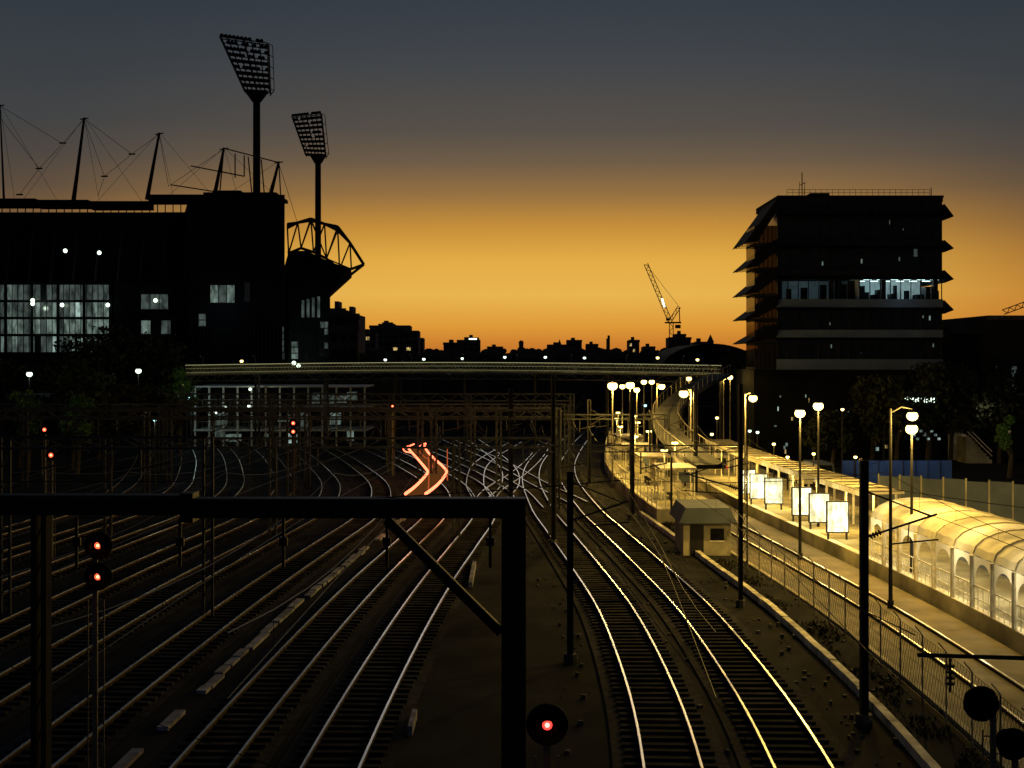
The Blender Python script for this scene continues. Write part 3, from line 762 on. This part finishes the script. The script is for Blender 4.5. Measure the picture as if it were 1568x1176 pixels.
# leaning masts + cable stays
Dm = D+9
ms = [((6,306),(0,160)),((113,306),(129,180)),((225,306),(244,203)),((328,302),(343,226)),((413,304),(427,247))]
tops = []
for i, (a, c) in enumerate(ms):
    A = pt(a[0],a[1],Dm); C = pt(c[0],c[1],Dm-1); tops.append(C)
    t.p('roof_masts', 'steel').rod(A, C, .38 if i else .2, 8, .2 if i else .1)
    t.p('roof_masts', 'steel').rod(C+Vector((-.7,0,-.3)), C+Vector((.7,0,-.1)), .12, 4)
cb = t.p('cable_stays', 'steel')
def stay(a, c, r=.032): cb.rod(a, c, r, 3)
for i, (a, c) in enumerate(ms):
    T = tops[i]
    for du, v in ((-95,308),(-20,308),(22,303),(88,308)):
        if du < 0 and i == 0: continue
        u = c[0]+du
        if u > 440: continue
        stay(T, pt(u, v, Dm))
for u0,v0,u1,v1 in ((0,180,60,258),(30,298,60,258),(60,258,96,220),(96,220,129,182),(129,184,160,270),(160,270,202,236),(202,236,244,205),(244,207,258,285),(258,285,343,228),(129,182,202,236),(0,162,96,220),(427,250,455,340),(150,300,160,270)):
    stay(pt(u0,v0,Dm), pt(u1,v1,Dm), .045)
for u, v in ((60,258),(96,219),(160,270),(202,236),(30,298)): t.p('cable_nodes', 'steel').rod(pt(u-5,v,Dm), pt(u+5,v,Dm), .14, 5)
for u0,v0,u1,v1 in ((292,254,374,270),(262,283,326,293),(343,227,427,249),(374,270,374,238),(360,272,360,235),(343,226,336,300),(380,240,386,300),(427,247,430,304),(400,244,405,300),(335,262,374,270)):
    t.p('roof_masts', 'steel').rod(pt(u0,v0,Dm), pt(u1,v1,Dm), .13, 4)
t.done()

def light_tower(D, pu, pv, head, pw):
    t = Thing('stadium_floodlight_tower'); tl, tr_, br, bl = [pt(u, v, D) for u, v in head]
    base = pt(pu, 0, D).x
    t.p('pole', 'steel').rod((base,D,0),(base,D,sz_(pv,D)),pw,16,pw*.86)
    t.p('collar', 'steel').rod((base,D,sz_(pv+3,D)),(base,D,sz_(pv-10,D)),pw*1.1,16,pw*2.6)
    nx, nz = 6, 9
    def q(i, j, dy=0):
        s = i/nx; r = j/nz; a = tl.lerp(tr_, s); c = bl.lerp(br, s); p = a.lerp(c, r); p.y += dy+(1-r)*-4; return p
    b = t.p('frame', 'steel')
    for j in range(nz+1): b.rod(q(0,j), q(nx,j), .16, 4)
    for i in range(nx+1): b.rod(q(i,0), q(i,nz), .16, 4)
    for i in (0, nx): b.rod(q(i,0,2.2), q(i,nz,2.2), .18, 4)
    b.rod(q(0,0,2.2), q(nx,0,2.2), .18, 4)
    for j in range(0, nz, 1):
        for i in (0, 3, 6): b.rod(q(i,j), q(i,j+1,2.2), .11, 4); b.rod(q(i,j,2.2), q(i,j), .11, 4)
    for j in range(0,nz,2): b.rod(q(nx,j), q(nx,j)+Vector((1.1,1,-.4)), .1, 4); b.rod(q(nx,j)+Vector((1.1,1,-.4)), q(nx,min(nz,j+2))+Vector((1.1 if j+2<nz else 0,1,-.4)), .12, 4)
    lb = t.p('lamps', 'black')
    for j in range(nz+1):
        for i in range(nx*2):
            p = q(i/2+.25, j); p.z += .35
            if R() < .9: lb.rod(p+Vector((0,.1,0)), p+Vector((0,.8,-.1)), .50, 7, .34)
    t.done()
light_tower(311, 393, 153, ((342,62),(414,72),(412,143),(375,141)), .98)
light_tower(407, 487, 247, ((450,182),(494,177),(498,240),(468,238)), 1.05)

# ---------------------------------------------------------------- office building
t = Thing('office_building'); D = 150; kx = lambda u: (u-CX)*D/FL; kz = lambda v: EYE-(v-HZ)*D/FL
x0, x1, y0, y1 = kx(1190), kx(1444), D, D+13
rows = [(309,368),(380,414),(425,458),(472,505),(519,550)]
b = t.p('walls', 'black')
b.box(x0+.4,x1-.4,y0+7,y1,0,kz(309))                 # core
slabs = [(303,309),(368,380),(414,425),(458,472),(505,519),(550,566)]
for i,(a,c) in enumerate(slabs):
    t.p('floor_bands' if i > 2 else 'floor_bands_dark', 'greyband' if i > 2 else 'wall').box(x0,x1,y0,y1+.01,kz(c),kz(a))
for i,(a,c) in enumerate(rows):
    za, zc = kz(c)+.003, kz(a)-.003
    n = 16
    for j in range(n+1):
        x = x0+.1+(x1-x0-.2)*j/n; t.p('mullions', 'steel').box(x-.04,x+.04,y0+.12,y0+.26,za,zc)
    for j in range(4):
        x = x0+.5+(x1-x0-1)*j/3; t.p('columns', 'wall').box(x-.25,x+.25,y0+1.0,y0+1.5,za,zc)
    if i != 2:
        t.p('glazing', 'glass').box(x0+.1,x1-.1,y0+.3,y0+.35,za,zc)
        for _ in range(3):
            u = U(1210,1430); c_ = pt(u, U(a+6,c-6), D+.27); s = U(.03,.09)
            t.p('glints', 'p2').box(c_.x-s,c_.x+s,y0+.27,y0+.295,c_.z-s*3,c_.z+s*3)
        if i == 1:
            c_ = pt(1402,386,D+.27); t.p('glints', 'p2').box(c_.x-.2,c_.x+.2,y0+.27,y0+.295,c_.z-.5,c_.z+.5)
    t.p('side_glazing', 'glass').box(x0+.1,x0+.16,y0+.5,y1-.3,za,zc)
# lit third storey: real room
za, zc = kz(458)+.02, kz(425)-.02
t.p('room_back_wall', 'int').box(kx(1310),x1-.6,y0+6.5,y0+6.6,za,zc)
t.p('room_partition', 'int').box(kx(1316),kx(1319),y0+.6,y0+6.5,za,zc)
t.p('room_back_wall', 'int').box(kx(1195),kx(1300),y0+6.7,y0+6.8,za,zc)
for j in range(6):
    x = kx(1328)+j*1.55; t.p('ceiling_tubes', 'tube').box(x,x+.9,y0+1.5,y0+1.62,zc-.16,zc-.1); t.p('ceiling_tubes', 'tube').box(x,x+.9,y0+4.5,y0+4.62,zc-.16,zc-.1)
for x_, h in ((1324,1.6),(1333,.9),(1352,1.2),(1372,.7),(1381,1.7),(1398,1.1),(1411,.6),(1424,1.5),(1345,.6),(1434,1.0)):
    t.p('furniture', 'wall').box(kx(x_),kx(x_)+U(.3,.9),y0+1+U(0,2),y0+3.5,za,za+h)
for u in (1210,1232,1262,1290,1305): t.p('room_screens', 'wall').box(kx(u),kx(u)+U(.4,1.1),y0+2,y0+2.2,za,za+U(1,2.2))
t.light((kx(1350),y0+3,za+1.9), 150, (.6,.95,1), .3); t.light((kx(1415),y0+3,za+1.9), 170, (.75,1,1), .3); t.light((kx(1250),y0+3,za+1.9), 35, (.6,.9,1), .3)
t.light((kx(1380),y0-2.0,za+.2), 14, (.75,1,1), .5)
# sloping sunshades (flared skirts) over glazed corner bays
sk = [((304,372),(313,331)),((366,410),(368,380)),((408,450),(414,427)),((452,488),(460,474)),((496,525),(507,520))]
for (lt, lb),(rt, rb) in sk:
    tl = (x0-.02, kz(lt)); bl = (kx(1140), kz(lb))
    b = t.p('west_sunshades', 'mesh')
    b.profile([tl, (tl[0], tl[1]-.2), (bl[0], bl[1]-.1), bl], y0-.2, y0+8)
    t.p('west_sunshade_edge', 'black').profile([tl,(tl[0],tl[1]-1.3),(bl[0]+1.4,bl[1]+.1),(bl[0],bl[1]-.08),bl], y0-.45, y0-.22)
    for j in range(4):
        y = y0+1+j*2; t.p('sunshade_brackets', 'steel').rod((x0,y,bl[1]+.1),(bl[0]+.1,y,bl[1]-.02),.05,4); t.p('sunshade_brackets', 'steel').rod((x0,y,tl[1]-.4),(bl[0]+.2,y,bl[1]-.1),.06,4)
    t.p('east_sunshades', 'black').profile([(x1+.02,kz(rt)),(x1+1.05,kz(rb)),(x1+1.05,kz(rb)-.1),(x1+.02,kz(rb)-.5)], y0-.5, y0+12)
    zf = kz(rb)
    t.p('front_ledges', 'black').add([(x0,y0-.01,zf+.25),(x1,y0-.01,zf+.25),(x1+.9,y0-.6,zf-.05),(x0-.3,y0-.6,zf-.05),(x0,y0-.01,zf-.1),(x1,y0-.01,zf-.1)],[(0,3,2,1),(3,4,5,2),(0,4,3),(1,2,5)])
xb0 = kx(1157)
t.p('corner_bay_glass', 'bayglass').box(xb0, x0-.03, y0+.4, y0+.45, kz(566), kz(345))
t.p('corner_bay_glass', 'bayglass').box(xb0, xb0+.05, y0+.46, y0+6, kz(566), kz(345))
for v in (372,410,450,488,525,562): t.p('corner_bay_floors', 'wall').box(xb0-.02, x0-.03, y0+.3, y0+6, kz(v)-.25, kz(v))
for q in range(6):
    x = xb0+(x0-xb0)*q/5; t.p('corner_bay_mullions', 'steel').box(x-.05,x+.05,y0+.32,y0+.39,kz(566),kz(345))
t.p('roof_cap', 'black').box(x0,x1,y0-.3,y1,kz(303)+.003,kz(303)+.25)
zr = kz(303)+.25
for j in range(26):
    x = kx(1206)+(kx(1425)-kx(1206))*j/25; t.p('roof_railing', 'steel').rod((x,y0+.3,zr),(x,y0+.3,zr+.75),.025,4)
for h in (.4,.75): t.p('roof_railing', 'steel').rod((kx(1206),y0+.3,zr+h),(kx(1425),y0+.3,zr+h),.028,4)
t.p('antenna', 'steel').rod((kx(1237),y0+3,zr),(kx(1237),y0+3,zr+3.1),.06); t.p('antenna', 'steel').rod((kx(1233),y0+3,zr+1.6),(kx(1242),y0+3,zr+1.9),.04)
for dx in (-.3,.3): t.p('antenna', 'steel').rod((kx(1237)+dx,y0+3,zr),(kx(1237)+dx,y0+3,zr+2.0),.03)
t.p('roof_plant', 'wall').box(kx(1250),kx(1280),y0+3,y0+6,zr,zr+.7); t.p('roof_plant', 'wall').rod((kx(1428),y0+.5,zr),(kx(1428),y0+.5,zr+1),.05)
b = t.p('podium', 'black'); b.box(kx(1157),x1,y0+1,y1,0,kz(566)-.003)
for _ in range(40):
    u = U(1180,1440); v = U(600,692); s = U(.04,.2); c_ = pt(u,v,D+.9); m = random.choice(('py','p2','p3','py','p1'))
    t.p('podium_windows_'+m, m).box(c_.x-s,c_.x+s,y0+.9,y0+.98,c_.z-U(.06,.3),c_.z+U(.06,.3))
t.done()
t = Thing('illuminated_sign'); b = t.p('letters', 'whitelamp')
for i, u in enumerate((1388,1396,1404,1413,1421,1428)):
    c_ = pt(u, 612, 139)
    if i == 0: b.box(c_.x-.2,c_.x-.1,138.9,139,c_.z-.3,c_.z+.3); b.box(c_.x-.1,c_.x+.15,138.9,139,c_.z+.2,c_.z+.3); b.box(c_.x-.1,c_.x+.15,138.9,139,c_.z-.05,c_.z+.05)
    else:
        b.box(c_.x-.2,c_.x-.12,138.9,139,c_.z-.3,c_.z+.2); b.box(c_.x+.1,c_.x+.18,138.9,139,c_.z-.3,c_.z+.2); b.box(c_.x-.12,c_.x+.1,138.9,139,c_.z-.02,c_.z+.06)
t.p('board', 'black').box(kx(1380)-.5,kx(1436),139.02,139.2,5.9,8.1); t.p('board_posts', 'steel').box(39.5,39.7,139.05,139.15,0,5.9); t.p('board_posts', 'steel').box(44.5,44.7,139.05,139.15,0,5.9)
for q in range(9):
    c_ = pt(1394+q*5.5, 660+(q%3)*6, 139); t.p('shop_window_lights','py' if q%2 else 'p3').box(c_.x-.15,c_.x+.12,138.92,139,c_.z-.12,c_.z+.12)
t.done()

# side building on the right
t = Thing('brick_warehouse'); D = 152
b = t.p('walls', 'wall'); b.box(kx(1446)+1.2,kx(1512),D+2,D+24,0,kz(503)); b.box(kx(1512)+.003,kx(1760),D,D+26,0,kz(483))
t.p('parapet', 'concrete_d').box(kx(1446)+1.2,kx(1512),D+1.8,D+2-.003,kz(510),kz(503)); t.p('parapet', 'concrete_d').box(kx(1512),kx(1700),D-.2,D-.003,kz(490),kz(483))
panes(kx(1520), kx(1566), kz(620), kz(560), D, 5, 3, (('glass',.9),('p1',.1)))
for i in range(9):
    t.p('stairs', 'concrete').box(kx(1452)+i*.32,kx(1452)+i*.32+.34,D-6,D-3,0,3.2-i*.35)
t.p('stair_rail', 'paint').rod((kx(1452),D-6,4.2),(kx(1452)+2.9,D-6,1.3),.05); t.p('stair_rail', 'paint').rod((kx(1452),D-6,3.7),(kx(1452)+2.9,D-6,.8),.05)
t.p('landing', 'paint').box(kx(1445),kx(1452)-.01,D-6,D-2,3.0,3.2); t.p('pale_wall', 'whitecol').box(kx(1448),kx(1470),D-1,D-.8,0,kz(622))
t.light((kx(1460),D-9,6), 60, (1,.85,.6), .3); t.done()
t = Thing('site_hoarding')
for i in range(9):
    x = 30.8+i*1.15; t.p('panels', 'blue').box(x,x+1.12,122+.01*i,122.06+.01*i,0,2.15); t.p('posts', 'steel').box(x-.02,x+.01,121.9,121.99,0,2.2)
t.light((33,118.5,4.5), 70, (.75,.85,1), .3); t.light((38,118.5,4.5), 70, (.75,.85,1), .3); t.done()  # two lights without fittings, added to brighten the blue panels
t = Thing('boundary_fence')
for i in range(14):
    x = 28.0+i*1.25; y = 97-i*1.1; t.p('panels', 'wallgrey').rbox((x,y,0), -.72, 1.6, .08, 2.9+.1*(i%2)); t.p('posts', 'concrete').rbox((x-.6,y+.55,0), -.72, .12, .12, 3.1)
t.light((33,84,6), 60, (.8,.9,1), .3); t.done()
t = Thing('pavement'); ribbon(t.p('p','asphalt'), SR, 23.2, 40, .13, 30, 118); t.done()

# curved ramp with white fence
t = Thing('curved_ramp'); pr = [(1088,572,150),(1050,590,140),(1016,615,132),(1000,640,124),(1008,665,116),(1035,690,108),(1066,712,101)]
Ps = smooth([pt(*q) for q in pr], 5)
for i in range(len(Ps)-1):
    a, c = Ps[i], Ps[i+1]; W_ = Vector((2.4,.6,0))
    t.p('deck', 'concrete_d').add([a,c,c+W_,a+W_,a-Vector((0,0,.35)),c-Vector((0,0,.35)),c+W_-Vector((0,0,.35)),a+W_-Vector((0,0,.35))],[(0,1,2,3),(4,7,6,5),(0,4,5,1),(3,2,6,7)])
    for o in (Vector((0,0,0)), W_):
        t.p('railing', 'galv').rod(a+o+Vector((0,0,1)), c+o+Vector((0,0,1)), .04, 4); t.p('railing', 'galv').rod(a+o, a+o+Vector((0,0,1)), .025, 4)
    if i%6 == 0: t.p('piers', 'steel').rod((a.x+1.2,a.y+.3,0),(a.x+1.2,a.y+.3,a.z-.35),.16,8)
t.done()
t = Thing('arena_roof'); b = t.p('shell', 'black'); Dd = 330; xs = []
for i in range(17):
    s = i/16; xs.append((sx_(1015+150*s,Dd), sz_(556-30*math.sin(math.pi*s)**.6,Dd)))
b.profile([(xs[0][0],0)]+xs+[(xs[-1][0],0)], Dd, Dd+40); t.done()

# ---------------------------------------------------------------- crane
t = Thing('tower_crane'); D = 520; b = t.p('mast', 'rust')
def lat(a, c, wd, n, r=.16):
    a = Vector(a); c = Vector(c); d = (c-a).normalized(); sd = Vector((d.z,0,-d.x))*wd/2
    for o in (sd,-sd): b.rod(a+o, c+o, r, 4)
    for i in range(n):
        p = a.lerp(c,i/n); q = a.lerp(c,(i+1)/n); b.rod(p+sd*(1 if i%2 else -1), q-sd*(1 if i%2 else -1), r*.7, 4)
lat(pt(1028,700,D), pt(1028,494,D), 1.5, 30, .22)
lat(pt(1026,492,D), pt(989,404,D), 1.5, 22, .2)
lat(pt(1026,492,D), pt(1040,470,D), 1.2, 5, .2)
b.rod(pt(1040,470,D), pt(989,404,D), .09, 3); b.rod(pt(1040,470,D), pt(1041,495,D), .25, 4); b.rod(pt(1018,494,D), pt(1043,494,D), .45, 4)
b.rod(pt(1034,500,D), pt(1042,500,D), 1.0, 4); b.rod(pt(1020,489,D), pt(1026,489,D), .7, 4)
t.p('work_lights', 'whitelamp').rod(pt(1013.5,457,D-.9), pt(1017.5,470,D-.9), .40, 5); t.done()
t = Thing('tower_crane'); D = 420; b = t.p('mast','rust'); lat(pt(1536,478,D), pt(1580,462,D), 1.5, 8, .2); lat(pt(1575,640,D), pt(1575,462,D), 1.5, 14, .2); t.done()

# ---------------------------------------------------------------- skyline
sky_b = [(503,528,474,300),(526,549,482,302),(505,548,500,298),(551,575,510,640),(566,628,499,700),(580,604,496.5,702),(600,641,507,690),(628,648,518,720),
 (679,706,525,800),(700,735,521,810),(712,733,517.5,812),(838,870,528,1000),(868,891,521,1005),(898,916,527,980),(963,979,521,760),(1024,1058,517,700),(1035,1050,512,704),(985,1003,531,800),
 (1064,1082,524,650),(746,770,531,1100),(930.5,934,518,900)]
for u0, u1, v, D in sky_b:
    t = Thing('chimney' if u1-u0 < 5 else 'apartment_building'); x0, x1 = sx_(u0,D), sx_(u1,D); z = sz_(v,D)
    t.p('walls', 'far').box(x0,x1,D,D+14,0,z)
    if u1-u0 > 5:
        t.p('roof_plant', 'far').box(x0+(x1-x0)*.3,x0+(x1-x0)*.55,D+2,D+8,z,z+2.0); t.p('parapet', 'far').box(x0-.3,x1+.3,D-.3,D-.01,z-1.2,z+.3)
        nf = max(2,int((z-6)/3.6)); nx = max(3,int((x1-x0)/3.5))
        for j in range(nf):
            for i in range(nx):
                a = x0+(x1-x0)*(i+.2)/nx; m = 'py' if R() < .035 else 'glass'
                t.p('windows_'+m, m).box(a,a+(x1-x0)/nx*.6,D-.15,D-.02,z-3.4*(j+1),z-3.4*(j+1)+1.6)
    else: t.p('cap','far').rod((x0/2+x1/2,D+1,z),(x0/2+x1/2,D+1,z+2),.9,8)
    t.done()
t = Thing('rooftop_sign'); t.p('s','whitelamp').box(sx_(718,811),sx_(730,811),811.5,811.9,sz_(520,811),sz_(518,811)); t.done()
for u, v, D in ((857,519,1000),(1088.5,512,700)):
    t = Thing('church_steeple'); x = sx_(u,D); t.p('tower','far').box(x-1.5,x+1.5,D,D+3,0,sz_(v+12,D)); t.p('spire','far').rod((x,D+1.5,sz_(v+12,D)),(x,D+1.5,sz_(v,D)),2.1,8,.05)
    t.p('nave','far').profile([(x+1.5,0),(x+14,0),(x+14,13),(x+8,18),(x+1.5,13)],D,D+20); t.done()
t = Thing('domed_tower'); D = 800; x = sx_(798,D); t.p('shaft','far').rod((x,D,0),(x,D,sz_(527,D)),1.5,10); t.p('dome','far').sphere((x,D,sz_(525,D)),1.6); t.done()
t = Thing('distant_tree_line'); b = t.p('t', 'hill')
for D, base, amp, r0 in ((1300, 541, 6, 6.5), (900, 543, 7, 4.6), (560, 546, 7, 3.2), (380, 549, 6, 2.5)):
    u = -40
    while u < 1620:
        n = noise.noise(Vector((u*.012, D*.01, 0)))+.5*noise.noise(Vector((u*.05, D*.01, 3)))
        v = base-amp*n; r = r0*U(.6,1.3); c = pt(u, v, D+U(-20,20))
        for q in range(3):
            cc = c+Vector((U(-r,r),U(-4,4),-r*.6*q+U(-1,1))); b.sphere(cc, r*U(.4,.9), 6, 4, U(.7,1.1))
        u += r/D*FL*.55
    b.box(sx_(-60,D),sx_(1640,D),D+10,D+14,0,sz_(base+2,D))
t.done()
t = Thing('hills'); Dh = 3500; hp = [(sx_(u,Dh), sz_(546-4*noise.noise(Vector((u*.006,7,0)))-2*noise.noise(Vector((u*.02,2,0))),Dh)) for u in range(-300,1900,12)]
t.p('h','hill').profile([(hp[0][0],-5)]+hp+[(hp[-1][0],-5)], Dh, Dh+300); t.done()
t = Thing('suburban_rooftops')
for i in range(60):
    D = U(260,620); u = U(560,1150); x = sx_(u,D); wd = U(4,9); h = U(5,9.5)
    t.p('walls','far').box(x-wd,x+wd,D,D+10,0,h); t.p('roofs','wall').profile([(x-wd-.4,h+.003),(x+wd+.4,h+.003),(x+wd*.4,h+2.6),(x-wd*.4,h+2.6)],D-.4,D+10.4)
    if R() < .4: t.p('windows','py').box(x-.5,x+.5,D-.1,D-.02,h-2.5,h-1.2)
t.done()

# small distant street lamps
for u, v, D, m in ((590,551,240,'whitelamp'),(649,550,260,'whitelamp'),(708,549,270,'whitelamp'),(773,547,280,'whitelamp'),(835,547,300,'whitelamp'),(895,548,300,'whitelamp'),(1007,548,300,'sod'),(1068,551,260,'sod'),
        (45,573,150,'whitelamp'),(212,568,150,'whitelamp'),(237,643,120,'cyan'),(370,553,190,'sod'),(150,545,190,'sod'),(988,621,150,'cyan'),(1290,627,130,'sod'),(1148,660,125,'whitelamp'),(1160,662,130,'whitelamp'),(1246,695,112,'sod'),(1310,700,120,'sod'),(1098,640,140,'sod'),(1090,665,130,'sod'),(1185,680,118,'sod'),(1206,700,108,'sod')):
    globe_lamp(u, v, D, (60 if u < 250 else 60 if u in (1098,1185,1246) else 0), 0.0, r=(.36 if u in (45,212) else .0011*D+.03), m=m, col=(.9,1,.85) if m != 'sod' else SOD, pole='steel')

# ---------------------------------------------------------------- trees
def tree(u, vt, D, rad, m='leaf', n=2600, name='tree', ls=.32):
    t = Thing(name); x = sx_(u,D); H = sz_(vt,D); b = t.p('trunk','bark')
    b.rod((x,D,0),(x+.2,D,H*.35),.28,8,.2)
    cl = []
    for i in range(10):
        a = U(0,6.28); q = U(.25,.8)*rad; z = H*U(.45,.88); e = Vector((x+q*math.cos(a),D+q*math.sin(a),z))
        b.rod((x+.2,D,H*U(.28,.4)),e,.12,5,.03); cl.append((e,rad*U(.32,.55)))
    cl.append((Vector((x,D,H*.86)),rad*.45)); lb = t.p('crown',m)
    for i in range(n):
        c, r = random.choice(cl); d = Vector((random.gauss(0,1),random.gauss(0,1),random.gauss(0,.8)))
        d = d.normalized()*r*(R()**.4); p = c+d; s = ls*U(.5,1.3)
        if p.z > H: p.z = H-U(0,.5)
        a = Vector((U(-1,1),U(-1,1),U(-1,1))).normalized()*s; e = a.cross(Vector((U(-1,1),U(-1,1),U(-1,1)))).normalized()*s*.6
        lb.quad(p-a,p-e,p+a,p+e)
    t.done()
for u, v, D, r in ((-20,545,160,5.5),(35,560,158,5),(85,548,165,5.5),(130,512,172,6.5),(180,500,174,6),(228,508,176,6),(262,560,170,4),(150,570,150,5),(30,610,140,4),(110,600,138,4.5),(215,590,145,5),(500,545,230,6),(535,540,236,6)):
    tree(u,v,D,r)
tree(274,552,163,2.2,'leaf2',1400,ls=.25); tree(118,596,132,1.8,'leaf2',800,ls=.22); tree(42,590,134,1.8,'leaf2',800,ls=.22)
for u, v, D, r in ((1335,575,143,4.2),(1372,590,140,3.6),(1420,555,141,4.4),(1455,575,143,3.6),(1530,560,146,5),(1275,630,142,3),(1130,540,210,5),(1165,560,190,4)):
    tree(u,v,D,r)
tree(1546,628,128,1.2,'leaf2',900,ls=.18)
t = Thing('garden_uplight')
for p, w_ in ((pt(280,585,158),60), (pt(1546,655,125.5),22), (pt(118,620,128),25), (pt(44,620,129),25)):
    t.light(p, w_, (.75,1,.5), .3); t.p('housing','galv').rod(p+Vector((0,0,-.5)), p+Vector((0,0,-.3)), .15, 8)
    t.p('stake','steel').rod((p.x,p.y,0),(p.x,p.y,p.z-.5),.04)
t.done()

# parked vans near the hoarding
for u, D, m in ((1240,117,'paint'),(1262,119,'wallgrey'),(1100,128,'paint')):
    x = sx_(u,D); t = Thing('parked_van')
    t.p('body',m).profile([(x-1.0,.45),(x+1.0,.45),(x+1.0,1.3),(x+.85,2.1),(x-.85,2.1),(x-1.0,1.3)],D,D+4.6)
    t.p('windscreen','glass').profile([(x-.8,1.3),(x+.8,1.3),(x+.7,1.95),(x-.7,1.95)],D-.03,D-.01)
    for sx2 in (-1,1):
        for yy in (.9,3.7): t.p('wheels','black').rod((x+sx2*.82,D+yy,.35),(x+sx2*1.02,D+yy,.35),.35,14)
        t.p('tail_lamps','red').box(x+sx2*.85-.07,x+sx2*.85+.07,D-.03,D-.01,.9,1.1)
    t.done()
print('objects', len(bpy.data.objects))
